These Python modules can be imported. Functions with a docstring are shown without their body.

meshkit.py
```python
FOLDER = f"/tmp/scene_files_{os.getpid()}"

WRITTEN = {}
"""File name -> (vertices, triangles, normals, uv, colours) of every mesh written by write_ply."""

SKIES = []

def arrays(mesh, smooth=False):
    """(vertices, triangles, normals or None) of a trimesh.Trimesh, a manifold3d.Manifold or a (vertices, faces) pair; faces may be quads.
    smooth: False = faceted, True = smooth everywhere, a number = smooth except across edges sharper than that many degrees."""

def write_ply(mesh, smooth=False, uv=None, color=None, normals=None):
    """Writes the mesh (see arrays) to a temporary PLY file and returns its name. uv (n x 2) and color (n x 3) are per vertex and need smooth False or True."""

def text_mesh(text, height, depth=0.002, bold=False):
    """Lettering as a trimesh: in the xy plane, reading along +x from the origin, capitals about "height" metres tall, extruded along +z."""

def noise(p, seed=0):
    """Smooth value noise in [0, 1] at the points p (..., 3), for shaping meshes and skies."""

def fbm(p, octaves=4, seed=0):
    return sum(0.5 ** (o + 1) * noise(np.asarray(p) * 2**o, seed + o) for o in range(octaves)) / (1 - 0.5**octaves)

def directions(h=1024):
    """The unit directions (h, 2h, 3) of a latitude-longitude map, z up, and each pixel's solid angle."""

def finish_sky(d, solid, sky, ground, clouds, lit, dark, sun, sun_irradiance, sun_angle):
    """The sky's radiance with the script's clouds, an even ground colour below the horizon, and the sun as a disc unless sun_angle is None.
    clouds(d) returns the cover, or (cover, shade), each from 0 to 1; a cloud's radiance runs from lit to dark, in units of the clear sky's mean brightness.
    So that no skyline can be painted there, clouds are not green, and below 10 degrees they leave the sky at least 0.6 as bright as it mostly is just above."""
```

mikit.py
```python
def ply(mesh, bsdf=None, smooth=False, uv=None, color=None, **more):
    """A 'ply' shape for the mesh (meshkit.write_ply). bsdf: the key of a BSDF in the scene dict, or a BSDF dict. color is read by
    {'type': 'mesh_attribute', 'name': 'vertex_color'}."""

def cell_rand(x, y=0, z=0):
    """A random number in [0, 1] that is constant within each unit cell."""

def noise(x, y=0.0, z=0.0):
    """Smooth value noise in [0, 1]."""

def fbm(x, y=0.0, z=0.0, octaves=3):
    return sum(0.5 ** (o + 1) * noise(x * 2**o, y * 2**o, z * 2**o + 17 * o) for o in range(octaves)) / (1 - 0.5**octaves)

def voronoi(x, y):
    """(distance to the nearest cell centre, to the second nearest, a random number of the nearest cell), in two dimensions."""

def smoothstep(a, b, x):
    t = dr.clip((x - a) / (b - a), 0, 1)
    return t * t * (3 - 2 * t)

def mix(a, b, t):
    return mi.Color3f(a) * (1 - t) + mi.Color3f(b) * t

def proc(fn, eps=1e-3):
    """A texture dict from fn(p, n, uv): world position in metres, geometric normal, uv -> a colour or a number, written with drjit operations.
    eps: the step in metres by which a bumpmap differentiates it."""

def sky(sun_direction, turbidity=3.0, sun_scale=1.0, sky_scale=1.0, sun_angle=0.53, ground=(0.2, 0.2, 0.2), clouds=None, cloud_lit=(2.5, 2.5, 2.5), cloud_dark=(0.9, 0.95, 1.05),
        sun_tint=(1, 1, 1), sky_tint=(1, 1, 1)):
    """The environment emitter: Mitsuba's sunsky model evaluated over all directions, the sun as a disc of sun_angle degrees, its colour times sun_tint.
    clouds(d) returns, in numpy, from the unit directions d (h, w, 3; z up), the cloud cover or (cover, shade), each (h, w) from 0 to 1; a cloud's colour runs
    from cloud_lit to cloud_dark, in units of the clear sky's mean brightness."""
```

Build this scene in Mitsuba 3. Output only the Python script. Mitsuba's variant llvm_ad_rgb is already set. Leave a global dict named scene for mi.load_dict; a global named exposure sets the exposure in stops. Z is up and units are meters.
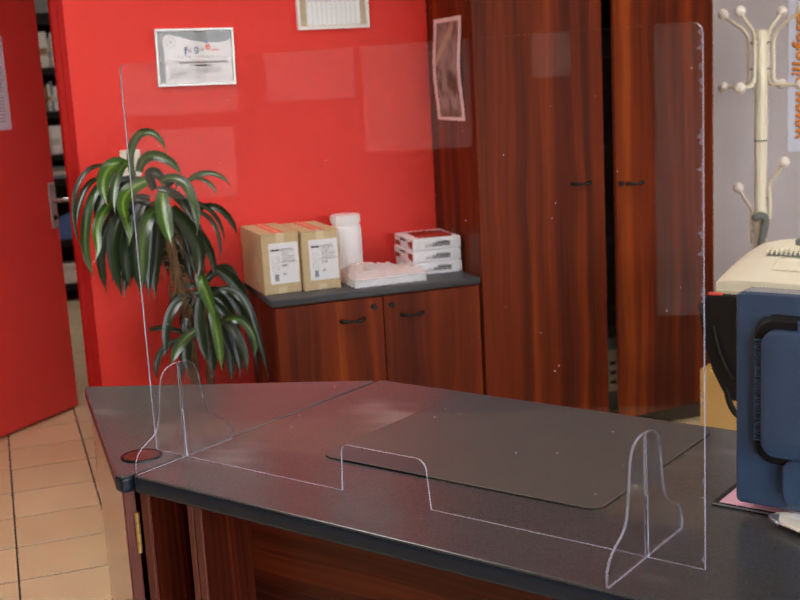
import math, random
import numpy as np
import trimesh, manifold3d
import shapely.geometry as sg
from shapely import affinity
import drjit as dr
import mitsuba as mi
import mikit, meshkit
from mikit import ply, proc, noise, fbm, smoothstep, mix, cell_rand

random.seed(7)
rng = np.random.default_rng(7)
scene, labels = {}, {}
T = mi.ScalarTransform4f

# ------------------------------------------------------------------ camera, sky, lamps, exposure
CAM_R = np.array([0.943, -0.330, -0.054]); CAM_U = np.array([0.112, 0.161, 0.980]); CAM_F = np.array([0.315, 0.930, -0.189])
CAM_P = np.array([0.0, 0.0, 1.48])
scene['camera'] = {'type': 'thinlens', 'fov': 37.62, 'fov_axis': 'x', 'aperture_radius': 0.0045, 'focus_distance': 2.35, 'near_clip': 0.05, 'far_clip': 60.0,
                   'to_world': T().look_at(origin=CAM_P.tolist(), target=(CAM_P + CAM_F).tolist(), up=CAM_U.tolist())}
SKY = 17.0
scene['sky'] = mikit.sky((-0.35, -0.55, 0.75), turbidity=4.0, sun_scale=0.0, sky_scale=SKY, ground=(0.3, 0.29, 0.27),
                         clouds=lambda d: 0.75 + 0.0 * d[..., 2], cloud_lit=(1.5, 1.5, 1.5), cloud_dark=(1.2, 1.2, 1.25))
ADDED_LAMP = 4.2
exposure = 1.5
ADDED_LAMPS = [(-0.2, 2.9, 1.15), (3.0, 2.6, 0.8)]  # unseen ceiling lamps, added for the light on the walls

# ------------------------------------------------------------------ helpers
def srgb(r, g, b):
    f = lambda c: (c / 12.92 if c <= 0.04045 else ((c + 0.055) / 1.055) ** 2.4)
    return [f(r / 255), f(g / 255), f(b / 255)]

def rgb(c):
    return {'type': 'rgb', 'value': [float(x) for x in c]}

def mat(key, color, rough=0.5, spec=0.5, metal=0.0, bump=None, bscale=1.0, **more):
    b = {'type': 'principled', 'base_color': color if isinstance(color, dict) else rgb(color), 'roughness': rough if isinstance(rough, dict) else float(rough), 'specular': float(spec), 'metallic': float(metal), **more}
    if bump is not None:
        b = {'type': 'bumpmap', 'arbitrary': bump, 'scale': bscale, 'bsdf': b}
    scene[key] = {'type': 'twosided', 'bsdf': b}

def numbered(key):
    if key not in scene and key not in THINGS:
        return key
    k = 1
    while f'{key}_{k:03d}' in scene or f'{key}_{k:03d}' in THINGS:
        k += 1
    return f'{key}_{k:03d}'
THINGS = set()

def lab(key, label=None, cat=None, group=None, kind=None):
    d = labels.setdefault(key, {})
    for k, v in (('label', label), ('category', cat), ('group', group), ('kind', kind)):
        if v: d[k] = v

def thing(name, label, cat, group=None):
    key = numbered(name); THINGS.add(key)
    lab(key, label, cat, group)
    return key

def obj(name, mesh, bsdf, parent=None, smooth=False, label=None, kind=None, M=None, **kw):
    key = numbered((parent + '__' if parent else '') + name)
    if M is not None:
        if isinstance(mesh, dict): pass
        else:
            mesh = trimesh.Trimesh(np.asarray(mesh.vertices) @ M[:3, :3].T + M[:3, 3], mesh.faces, process=False)
    scene[key] = mesh if isinstance(mesh, dict) else ply(mesh, bsdf, smooth, **kw)
    if label or kind: lab(key, label, None, None, kind)
    return key

def struct(name, mesh, bsdf, parent=None, smooth=False):
    key = obj(name, mesh, bsdf, parent, smooth)
    lab(key, kind='structure') if not parent else None
    return key

def cat(ms):
    return trimesh.util.concatenate(ms)

def box(x0, x1, y0, y1, z0, z1, c=0.0):
    lo = np.minimum([x0, y0, z0], [x1, y1, z1]); hi = np.maximum([x0, y0, z0], [x1, y1, z1])
    if c <= 0:
        b = trimesh.creation.box(extents=hi - lo); b.apply_translation((lo + hi) / 2); return b
    c = min(c, 0.45 * float((hi - lo).min()))
    pts = []
    for ax in range(3):
        for s in np.ndindex(2, 2, 2):
            p = [hi[k] - c if s[k] else lo[k] + c for k in range(3)]
            p[ax] = hi[ax] if s[ax] else lo[ax]
            pts.append(p)
    return trimesh.Trimesh(*hull(pts), process=False)

def hull(pts):
    m = manifold3d.Manifold.hull_points(np.asarray(pts, np.float32)).to_mesh()
    return m.vert_properties[:, :3].copy(), m.tri_verts.copy()

def frame(origin, xdir, ydir=None, zdir=(0, 0, 1)):
    x = np.asarray(xdir, float); x /= np.linalg.norm(x)
    z = np.asarray(zdir, float); z /= np.linalg.norm(z)
    y = np.cross(z, x) if ydir is None else np.asarray(ydir, float)
    M = np.eye(4); M[:3, 0], M[:3, 1], M[:3, 2], M[:3, 3] = x, y, z, origin
    return M

def move(mesh, M):
    return trimesh.Trimesh(np.asarray(mesh.vertices) @ M[:3, :3].T + M[:3, 3], mesh.faces if np.linalg.det(M[:3, :3]) > 0 else np.asarray(mesh.faces)[:, ::-1], process=False)

def extrude(poly, h, z0=0.0):
    polys = getattr(poly, 'geoms', [poly])
    m = cat([trimesh.creation.extrude_polygon(g, h, engine='earcut') for g in polys])
    m.apply_translation((0, 0, z0)); return m

def slab(poly, z0, z1, c=0.006, steps=3):
    """A flat board of the given outline with rounded upper and lower rims."""
    layers = []
    for k in range(steps + 1):
        a = math.pi / 2 * k / steps
        layers.append((c * (1 - math.sin(a)), c * (1 - math.cos(a))))
    prof = [(i, z0 + dz) for i, dz in layers] + [(i, z1 - dz) for i, dz in reversed(layers)]
    ring0 = np.array(poly.exterior.coords)[:-1]
    if not poly.exterior.is_ccw: ring0 = ring0[::-1]
    d1 = ring0 - np.roll(ring0, 1, 0); d2 = np.roll(ring0, -1, 0) - ring0
    n1 = np.c_[-d1[:, 1], d1[:, 0]] / np.linalg.norm(d1, axis=1, keepdims=True); n2 = np.c_[-d2[:, 1], d2[:, 0]] / np.linalg.norm(d2, axis=1, keepdims=True)
    nb = (n1 + n2) / (1 + (n1 * n2).sum(1, keepdims=True))
    n = len(ring0)
    V = np.vstack([np.c_[ring0 + nb * i, np.full(n, z)] for i, z in prof])
    Fc = []
    for k in range(len(prof) - 1):
        for i in range(n):
            j = (i + 1) % n
            a, b, c2, d = k * n + i, k * n + j, (k + 1) * n + j, (k + 1) * n + i
            Fc += [[a, b, c2], [a, c2, d]]
    pv, pf = trimesh.creation.triangulate_polygon(sg.Polygon(ring0), engine='earcut')
    # earcut keeps the ring's vertices; map them back
    idx = [int(np.argmin(((ring0 - v) ** 2).sum(1))) for v in pv]
    pf = np.array([[idx[t] for t in f] for f in pf])
    e1 = ring0[pf[:, 1]] - ring0[pf[:, 0]]; e2 = ring0[pf[:, 2]] - ring0[pf[:, 0]]
    ccw = (e1[:, 0] * e2[:, 1] - e1[:, 1] * e2[:, 0]) > 0
    top = np.where(ccw[:, None], pf, pf[:, ::-1])
    return trimesh.Trimesh(V, np.vstack([np.array(Fc), top + (len(prof) - 1) * n, top[:, ::-1]]), process=False)

def rrect(x0, x1, y0, y1, r, res=6):
    return sg.box(x0 + r, y0 + r, x1 - r, y1 - r).buffer(r, quad_segs=res)

def spline(pts, n):
    pts = np.asarray(pts, float)
    if len(pts) == 2:
        t = np.linspace(0, 1, n)[:, None]; return pts[0] * (1 - t) + pts[1] * t
    from scipy.interpolate import CubicSpline
    d = np.r_[0, np.cumsum(np.linalg.norm(np.diff(pts, axis=0), axis=1) ** 0.5)]
    return CubicSpline(d, pts)(np.linspace(0, d[-1], n))

def tube(path, r, seg=10, cap=True):
    path = np.asarray(path, float); n = len(path)
    r = np.broadcast_to(np.asarray(r, float), (n,))
    t = np.gradient(path, axis=0); t /= np.linalg.norm(t, axis=1, keepdims=True)
    u = np.cross(t[0], [0.3, 0.5, 0.81]); u /= np.linalg.norm(u)
    V = []
    for i in range(n):
        u = u - t[i] * (u @ t[i]); u /= np.linalg.norm(u); v = np.cross(t[i], u)
        a = np.linspace(0, 2 * math.pi, seg, endpoint=False)
        V.append(path[i] + r[i] * (np.cos(a)[:, None] * u + np.sin(a)[:, None] * v))
    V = np.vstack(V + [path[:1], path[-1:]]); Fc = []
    for k in range(n - 1):
        for i in range(seg):
            j = (i + 1) % seg
            Fc += [[k * seg + i, k * seg + j, (k + 1) * seg + j], [k * seg + i, (k + 1) * seg + j, (k + 1) * seg + i]]
    if cap:
        for i in range(seg):
            j = (i + 1) % seg
            Fc += [[n * seg, j, i], [n * seg + 1, (n - 1) * seg + i, (n - 1) * seg + j]]
    return trimesh.Trimesh(V, Fc, process=False)

def lathe(profile, seg=32):
    return trimesh.creation.revolve(np.asarray(profile, float), sections=seg)

def ball(c, r, sub=2, scale=(1, 1, 1)):
    m = trimesh.creation.icosphere(subdivisions=sub, radius=r); m.apply_scale(scale); m.apply_translation(c); return m

def arc(cx, cy, r, a0, a1, n=6):
    return [(cx + r * math.cos(a), cy + r * math.sin(a)) for a in np.radians(np.linspace(a0, a1, n))]

# ------------------------------------------------------------------ materials
def wood_fn(dark, mid, light, vertical=True, scale=1.0, ang=0.0):
    ca, sa = math.cos(ang), math.sin(ang)
    def fn(p, n, uv):
        a = p.x * ca + p.y * sa; b = -p.x * sa + p.y * ca
        if vertical: c1, c2, l = a + b * 0.83, b * 1.0, p.z
        else: c1, c2, l = p.z, b, a
        warp = 0.05 * fbm(c1 * 4, l * 1.3, 3.0) + 0.010 * noise(c1 * 9, l * 5.0, 6.0)
        g = fbm((c1 + warp) * 26 * scale, l * 0.5 + 3, c2 * 0.2, octaves=4)
        fine = noise((c1 + warp) * 170 * scale, l * 4.0, 5)
        fig = fbm((c1 + warp * 2) * 7 * scale, l * 0.5, 9.0)
        t = smoothstep(0.22, 0.78, g * 0.65 + fig * 0.35)
        col = mix(mi.Color3f(dark), mi.Color3f(mid), smoothstep(0.05, 0.6, t))
        col = mix(col, mi.Color3f(light), smoothstep(0.55, 1.0, t) * 0.8)
        return col * (0.80 + 0.36 * fine)
    return fn

W_D, W_M, W_L = srgb(80, 26, 7), srgb(116, 42, 11), srgb(160, 72, 22)
SHADE_D, SHADE_M, SHADE_L = srgb(44, 13, 8), srgb(78, 26, 12), srgb(118, 46, 20)  # cabinet wood darkened: the shade under the desk put into the colour
mat('wood_vertical', proc(wood_fn(W_D, W_M, W_L)), 0.42, 0.14)
DANG = math.radians(-56.2)
mat('shaded_wood_horizontal', proc(wood_fn(SHADE_D, SHADE_M, SHADE_L, False, 1.4, DANG)), 0.4, 0.3)
mat('shaded_desk_wood', proc(wood_fn(SHADE_D, SHADE_M, SHADE_L)), 0.4, 0.3)
mat('wood_edge', proc(wood_fn(srgb(95, 45, 38), srgb(120, 60, 50), srgb(140, 76, 62), True, 0.5)), 0.4, 0.5)
scene['wood_gloss'] = {'type': 'twosided', 'bsdf': {'type': 'plastic', 'diffuse_reflectance': rgb(W_M), 'int_ior': 1.5}}
mat('cabinet_dark', srgb(20, 13, 12), 0.6)

def wall_red(p, n, uv):
    return mi.Color3f(0.85, 0.046, 0.032) * (0.97 + 0.06 * noise(p.x * 3, p.y * 3, p.z * 3))
mat('red_wall', proc(wall_red), 0.55, 0.3)
mat('red_paint', srgb(224, 66, 62), 0.32, 0.5)
mat('red_frame', srgb(176, 20, 15), 0.6, 0.2)
mat('grey_wall', proc(lambda p, n, uv: mi.Color3f(*srgb(186, 178, 178)) * (0.97 + 0.06 * fbm(p.x * 4, p.y * 4, p.z * 2))), 0.8, 0.2)
mat('white_wall', srgb(225, 222, 215), 0.8, 0.2)
mat('ceiling_white', srgb(235, 233, 228), 0.9, 0.1)
mat('back_room_wall', srgb(170, 172, 165), 0.8, 0.2)
mat('left_wall', srgb(62, 54, 50), 0.8, 0.2)
mat('pinboard', srgb(196, 194, 192), 0.7, 0.2)

def tile_col(k):
    base = srgb(*[(210, 188, 148), (207, 185, 145), (213, 191, 152)][k])
    def fn(p, n, uv):
        m = fbm(p.x * 9 + 7 * k, p.y * 4, k * 3.0, octaves=4)
        return mi.Color3f(*base) * (0.95 + 0.1 * m)
    return fn
for k in range(3): mat(f'floor_tile_{k}', proc(tile_col(k)), 0.3, 0.45)
mat('grout', srgb(48, 44, 40), 0.9, 0.1)

def desk_fn(p, n, uv):
    a = p.x * math.cos(DANG) + p.y * math.sin(DANG); b = -p.x * math.sin(DANG) + p.y * math.cos(DANG)
    fleck = noise(p.x * 420, p.y * 420, 1)
    wipe = smoothstep(0.55, 0.9, fbm(a * 3.2 + b * 1.5, b * 5, 4)) * fbm(a * 14 - b * 30, (a + b) * 4, 8)
    specks = smoothstep(0.985, 1.0, noise(p.x * 160, p.y * 160, 7))
    return mi.Color3f(*srgb(70, 70, 71)) * (0.8 + 0.4 * fleck) + mi.Color3f(0.17, 0.168, 0.165) * wipe + mi.Color3f(0.15, 0.15, 0.15) * specks
def desk_rough(p, n, uv):
    return 0.16 + 0.10 * fbm(p.x * 12, p.y * 12, 2)
mat('desk_top', proc(desk_fn), proc(desk_rough), 0.6)
mat('desk_rim', srgb(27, 38, 54), 0.36, 0.5)
mat('cabinet_top', srgb(66, 68, 72), 0.45, 0.4)
mat('desk_pad', srgb(68, 71, 74), 0.3, 0.4)
mat('black_gloss', srgb(16, 15, 16), 0.25, 0.5)
mat('black_plastic', srgb(24, 22, 22), 0.6, 0.3)
mat('black_fabric', srgb(38, 32, 30), 0.85, 0.2)
mat('chrome', srgb(205, 205, 205), 0.18, 0.5, 1.0)
mat('steel_grey', srgb(176, 176, 180), 0.35, 0.6, 0.35)
mat('dark_metal', srgb(34, 31, 30), 0.35, 0.5, 0.6)
mat('brass', srgb(215, 180, 120), 0.3, 0.5, 0.8)
mat('aluminium', srgb(208, 208, 206), 0.35, 0.5, 0.6)
mat('paper_white', srgb(232, 231, 232), 0.7, 0.3)
mat('paper_pink_white', srgb(232, 212, 214), 0.6, 0.3)
mat('paper_grey', srgb(150, 155, 158), 0.6, 0.3)
mat('paper_lilac', srgb(225, 222, 240), 0.7, 0.3)
mat('ink_dark', srgb(52, 50, 54), 0.7, 0.2)
mat('ink_mid', srgb(140, 140, 146), 0.7, 0.2)
mat('ink_pale', srgb(188, 188, 194), 0.7, 0.2)
mat('ink_navy', srgb(70, 84, 125), 0.6, 0.2)
mat('ink_blue', srgb(80, 120, 190), 0.6, 0.2)
mat('ink_red', srgb(214, 84, 68), 0.6, 0.2)
mat('ink_brown_red', srgb(150, 52, 40), 0.5, 0.3)
mat('plastic_white', srgb(238, 236, 234), 0.35, 0.5)
mat('switch_white', srgb(232, 228, 214), 0.4, 0.4)
mat('cream_plastic', srgb(228, 221, 196), 0.42, 0.4)
mat('cream_dark', srgb(206, 196, 166), 0.5, 0.3)
mat('cream_paint', srgb(232, 224, 198), 0.28, 0.5)
mat('knob_cream', srgb(238, 230, 216), 0.3, 0.5)
def card_fn(p, n, uv):
    return mi.Color3f(*srgb(200, 177, 136)) * (0.93 + 0.14 * fbm(p.x * 60, p.y * 60, p.z * 10))
mat('cardboard', proc(card_fn), 0.75, 0.2)
mat('cardboard_yellow', srgb(226, 188, 118), 0.75, 0.2)
mat('tape_clear', srgb(214, 196, 160), 0.2, 0.5)
mat('tape_red', srgb(218, 122, 96), 0.25, 0.5)
mat('film_clear', srgb(236, 214, 206), 0.12, 0.6)
mat('monitor_blue', proc(lambda p, n, uv: mi.Color3f(*srgb(62, 82, 110)) * (0.9 + 0.2 * noise(p.x * 900, p.y * 900, p.z * 900))), 0.34, 0.7)
mat('monitor_edge', srgb(150, 150, 152), 0.35, 0.5)
mat('pink_sheet', srgb(226, 178, 194), 0.6, 0.3)
mat('silver_foil', srgb(176, 176, 182), 0.3, 0.5, 0.7)
mat('rubber_grey', srgb(112, 116, 112), 0.6, 0.3)
mat('poster_white', srgb(208, 210, 222), 0.5, 0.3)
mat('poster_orange', srgb(226, 128, 30), 0.5, 0.3)
mat('poster_outline', srgb(92, 84, 70), 0.6, 0.2)
mat('beige_mat', srgb(198, 186, 158), 0.7, 0.2)
mat('grommet_red', srgb(74, 30, 27), 0.2, 0.5)
def print_fn(p, n, uv):
    t = fbm(p.y * 26, p.z * 14, 2, octaves=4)
    c = mix(mi.Color3f(*srgb(70, 52, 46)), mi.Color3f(*srgb(150, 138, 130)), smoothstep(0.3, 0.7, t))
    # a pale diagonal patch and a dull yellow foot, as printed
    d = (p.z - 1.585) + 0.85 * (p.y - 4.30)
    patch = smoothstep(0.035, 0.015, dr.abs(d)) * smoothstep(0.10, 0.07, dr.abs(p.y - 4.30))
    c = mix(c, mi.Color3f(*srgb(178, 160, 140)), patch)
    return mix(c, mi.Color3f(*srgb(110, 92, 50)), smoothstep(1.35, 1.31, p.z) * 0.7)
mat('print_dark', proc(print_fn), 0.4, 0.4)
mat('stripes', proc(lambda p, n, uv: mix(mi.Color3f(*srgb(246, 250, 250)), mi.Color3f(*srgb(205, 226, 224)), smoothstep(0.35, 0.5, dr.abs(p.x * 52 - dr.floor(p.x * 52) - 0.5)))), 0.5, 0.3)  # window blinds mirrored in the picture glass, painted as pale bands
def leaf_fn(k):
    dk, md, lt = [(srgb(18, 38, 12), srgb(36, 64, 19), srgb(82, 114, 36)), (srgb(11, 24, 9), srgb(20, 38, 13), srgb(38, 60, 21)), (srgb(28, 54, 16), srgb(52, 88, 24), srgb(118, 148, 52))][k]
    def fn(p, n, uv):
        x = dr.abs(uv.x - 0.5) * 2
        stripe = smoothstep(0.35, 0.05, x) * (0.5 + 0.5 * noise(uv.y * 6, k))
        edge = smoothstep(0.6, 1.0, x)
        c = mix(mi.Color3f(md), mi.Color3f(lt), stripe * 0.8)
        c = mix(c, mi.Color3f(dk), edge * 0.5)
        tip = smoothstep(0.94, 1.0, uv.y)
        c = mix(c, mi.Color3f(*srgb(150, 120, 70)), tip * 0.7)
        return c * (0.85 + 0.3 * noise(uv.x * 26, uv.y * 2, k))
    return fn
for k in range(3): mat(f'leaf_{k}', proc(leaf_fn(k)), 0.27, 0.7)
mat('bark', proc(lambda p, n, uv: mix(mi.Color3f(*srgb(66, 46, 30)), mi.Color3f(*srgb(138, 110, 78)), fbm(p.x * 60, p.y * 60, p.z * 25))), 0.8, 0.2)
mat('terracotta', srgb(150, 84, 58), 0.7, 0.3)
mat('soil', srgb(52, 38, 28), 0.95, 0.1)
scene['picture_glass'] = {'type': 'thindielectric', 'int_ior': 1.12, 'ext_ior': 1.0}
scene['acrylic'] = {'type': 'thindielectric', 'int_ior': 1.33, 'ext_ior': 1.0}
mat('acrylic_edge', srgb(164, 162, 178), 0.2, 0.6)
mat('acrylic_edge_soft', srgb(150, 150, 172), 0.25, 0.6)
scene['window_glass'] = {'type': 'thindielectric', 'int_ior': 1.5}
mat('window_frame', srgb(210, 208, 202), 0.4, 0.4)
BOOKS = [srgb(226, 222, 208), srgb(196, 192, 176), srgb(206, 200, 190), srgb(150, 120, 78), srgb(84, 110, 160), srgb(120, 132, 140), srgb(160, 60, 48), srgb(236, 234, 228)]
for k, c in enumerate(BOOKS): mat(f'book_{k}', c, 0.6, 0.3)

# ------------------------------------------------------------------ the room
WALL_Y = 4.51
# floor: grout bed with tiles laid on it
struct('floor', box(-2.6, 4.4, -2.4, 9.2, -0.06, -0.004), 'grout')
GX, GY, X0, Y0 = 0.302, 0.290, -0.064, 3.640
near, rest = [], []
for i in range(-9, 15):
    for j in range(-21, 20):
        xa, ya = X0 + i * GX, Y0 + j * GY
        if xa < -2.6 or xa + GX > 4.4 or ya < -2.4 or ya + GY > 9.2: continue
        (near if (-1.0 < xa < 0.45 and 3.0 < ya < 7.0) or (0.2 < xa < 0.6 and ya >= 7.0 and ya < 8.9) or (2.0 < xa < 2.9 and 3.4 < ya < 4.3) else rest).append((xa, ya, i, j))
def tile_mesh(xa, ya): return box(xa + 0.003, xa + GX - 0.003, ya + 0.0036, ya + GY - 0.0036, -0.003, 0.0, 0.0011)
base_tile = [ply(move(tile_mesh(0, 0), np.eye(4)), f'floor_tile_{k}') for k in range(3)]
for xa, ya, i, j in near:
    obj('tile', {**base_tile[(i * 7 + j * 13 + (i * j) % 5) % 3], 'to_world': T().translate([xa, ya, 0])}, None, 'floor')
obj('tile_field', cat([box(xa + 0.003, xa + GX - 0.003, ya + 0.0016, ya + GY - 0.0016, -0.003, 0.0) for xa, ya, i, j in rest]), 'floor_tile_0', 'floor', kind='stuff')
struct('ceiling', box(-2.6, 4.4, -2.4, 9.2, 2.7, 2.8), 'ceiling_white')
# red wall with the door frame at its left end, grey wall to its right
struct('wall_back', box(0.305, 2.775, WALL_Y, 4.62, 0, 2.7), 'red_wall')
struct('wall_back_grey', box(2.775, 4.4, WALL_Y, 4.62, 0, 2.7), 'grey_wall')
struct('wall_recess', box(0.53, 0.63, 4.62, 5.06, 0, 2.7), 'red_wall')
struct('wall_entry', box(-2.6, -0.36, 5.06, 5.16, 0, 2.7), 'red_wall')
struct('wall_left', box(-2.6, -2.4, -2.4, 9.2, 0, 2.7), 'left_wall')
struct('wall_right', box(4.3, 4.4, -2.4, 9.2, 0, 2.7), 'grey_wall')
struct('wall_far', box(-2.4, 4.3, 9.1, 9.2, 0, 2.7), 'back_room_wall')
struct('trim_1', cat([box(0.262, 0.284, WALL_Y - 0.004, 4.64, 0, 2.1, 0.001), box(0.284, 0.305, WALL_Y - 0.006, 4.64, 0, 2.1, 0.001)]), 'red_frame')
# white boards on the left wall, which the screen mirrors
for y0, y1, z0, z1 in ((2.70, 3.55, 1.36, 1.95), (2.2, 2.575, 1.39, 1.95), (1.72, 2.17, 1.16, 2.1), (2.73, 3.6, 1.0, 1.30), (1.30, 1.46, 1.43, 1.7)):
    obj('panel', box(-2.4, -2.385, y0, y1, z0, z1, 0.004), 'pinboard', 'wall_left')
obj('panel', box(-2.4, -2.385, 0.2, 0.96, 0.4, 2.1, 0.004), 'pinboard', 'wall_left')
# window wall behind the camera: sill, mullions, panes
FY = -2.4
struct('wall_front', cat([box(-2.6, -0.4, FY - 0.12, FY, 0, 2.7), box(-0.4, 4.4, FY - 0.12, FY, 0, 0.9), box(-0.4, 4.4, FY - 0.12, FY, 2.55, 2.7)]), 'white_wall')
xs = np.linspace(-0.4, 4.4, 5)
for k in range(4):
    a, b = xs[k], xs[k + 1]
    w = struct(f'window_{k + 1}', cat([box(a, a + 0.04, FY - 0.1, FY - 0.03, 0.9, 2.55), box(b - 0.04, b, FY - 0.1, FY - 0.03, 0.9, 2.55), box(a, b, FY - 0.1, FY - 0.03, 0.9, 0.95), box(a, b, FY - 0.1, FY - 0.03, 2.5, 2.55)]), 'window_frame')
    pane = trimesh.Trimesh([[a + 0.04, FY - 0.06, 0.95], [b - 0.04, FY - 0.06, 0.95], [b - 0.04, FY - 0.06, 2.5], [a + 0.04, FY - 0.06, 2.5]], [[0, 1, 2], [0, 2, 3]], process=False)
    obj('pane', pane, 'window_glass', w)

# ceiling lamps added out of view to brighten both rooms
def added_ceiling_lamp(x, y, k, label):
    t = thing('added_ceiling_lamp', label, 'ceiling lamp')
    obj('housing', cat([box(x - 0.62, x + 0.62, y - 0.32, y + 0.32, 2.685, 2.70), box(x - 0.62, x - 0.6, y - 0.32, y + 0.32, 2.66, 2.69), box(x + 0.6, x + 0.62, y - 0.32, y + 0.32, 2.66, 2.69), box(x - 0.6, x + 0.6, y - 0.32, y - 0.3, 2.66, 2.69), box(x - 0.6, x + 0.6, y + 0.3, y + 0.32, 2.66, 2.69)]), 'window_frame', t)
    d = trimesh.Trimesh([[x - 0.6, y - 0.3, 2.672], [x - 0.6, y + 0.3, 2.672], [x + 0.6, y + 0.3, 2.672], [x + 0.6, y - 0.3, 2.672]], [[0, 1, 2], [0, 2, 3]], process=False)
    key = obj('diffuser', d, 'paper_white', t)
    scene[key]['emitter'] = {'type': 'area', 'radiance': rgb([k * 1.0, k * 1.0, k * 1.0])}
NM = ['unseen white square ceiling lamp added over the red door side of the room', 'unseen white ceiling lamp added to light the staff side near the coat rack', 'unseen white ceiling lamp added above the customer side by the shop front']
for (x, y, s), nm in zip(ADDED_LAMPS, NM): added_ceiling_lamp(x, y, ADDED_LAMP * s, nm)
added_ceiling_lamp(1.6, 7.4, ADDED_LAMP * 0.8, 'unseen white ceiling lamp added to light the back room behind the red door')

# ------------------------------------------------------------------ red door
DP = np.array([0.264, 5.64, 0.0]); DA = math.radians(-133.66)
MD = frame(DP, (math.cos(DA), math.sin(DA), 0))           # x along the leaf towards the hinge, +y = room side
# the side that the camera sees is +y of this frame
d1 = 'door_1'
struct('door_1', move(box(0, 0.85, -0.04, 0.0, 0.012, 2.04, 0.002), MD), 'red_paint')
h = obj('handle_plate', move(slab(rrect(0.008, 0.05, 0.865, 1.075, 0.006), 0, 0.009, 0.003), MD @ frame((0, 0, 0), (1, 0, 0), (0, 0, 1), (0, 1, 0))), 'steel_grey', d1, 30)
lev = [(0.030, 0.0, 0.995), (0.030, 0.045, 0.995), (0.022, 0.052, 0.995), (-0.03, 0.052, 0.993), (-0.075, 0.048, 0.990)]
obj('lever', move(tube(spline(lev, 18), 0.0095, 10), MD), 'chrome', h, True)
obj('keyhole', move(tube([(0.030, 0.008, 0.915), (0.030, 0.014, 0.915)], 0.011, 12), MD), 'dark_metal', h, True)
for z in (0.25, 1.05, 1.8):
    obj('hinge', move(tube([(0.855, 0.004, z - 0.05), (0.855, 0.004, z + 0.05)], 0.008, 10), MD), 'steel_grey', d1, True)
t = thing('paper_notice', 'white printed sheet taped to the red door', 'notice')
pm = move(box(0.236, 0.446, 0.001, 0.0022, 1.332, 1.732), MD)
obj('sheet', pm, 'paper_lilac', t)
ln = []
for k in range(24):
    z = 1.70 - k * 0.0145
    if k in (3, 4, 10, 15): continue
    ln.append(box(0.262, 0.262 + random.uniform(0.09, 0.165), 0.0022, 0.0026, z, z + 0.004))
obj('text_lines', move(cat(ln), MD), 'ink_mid', t, label='faint printed text lines', kind='stuff')

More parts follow.
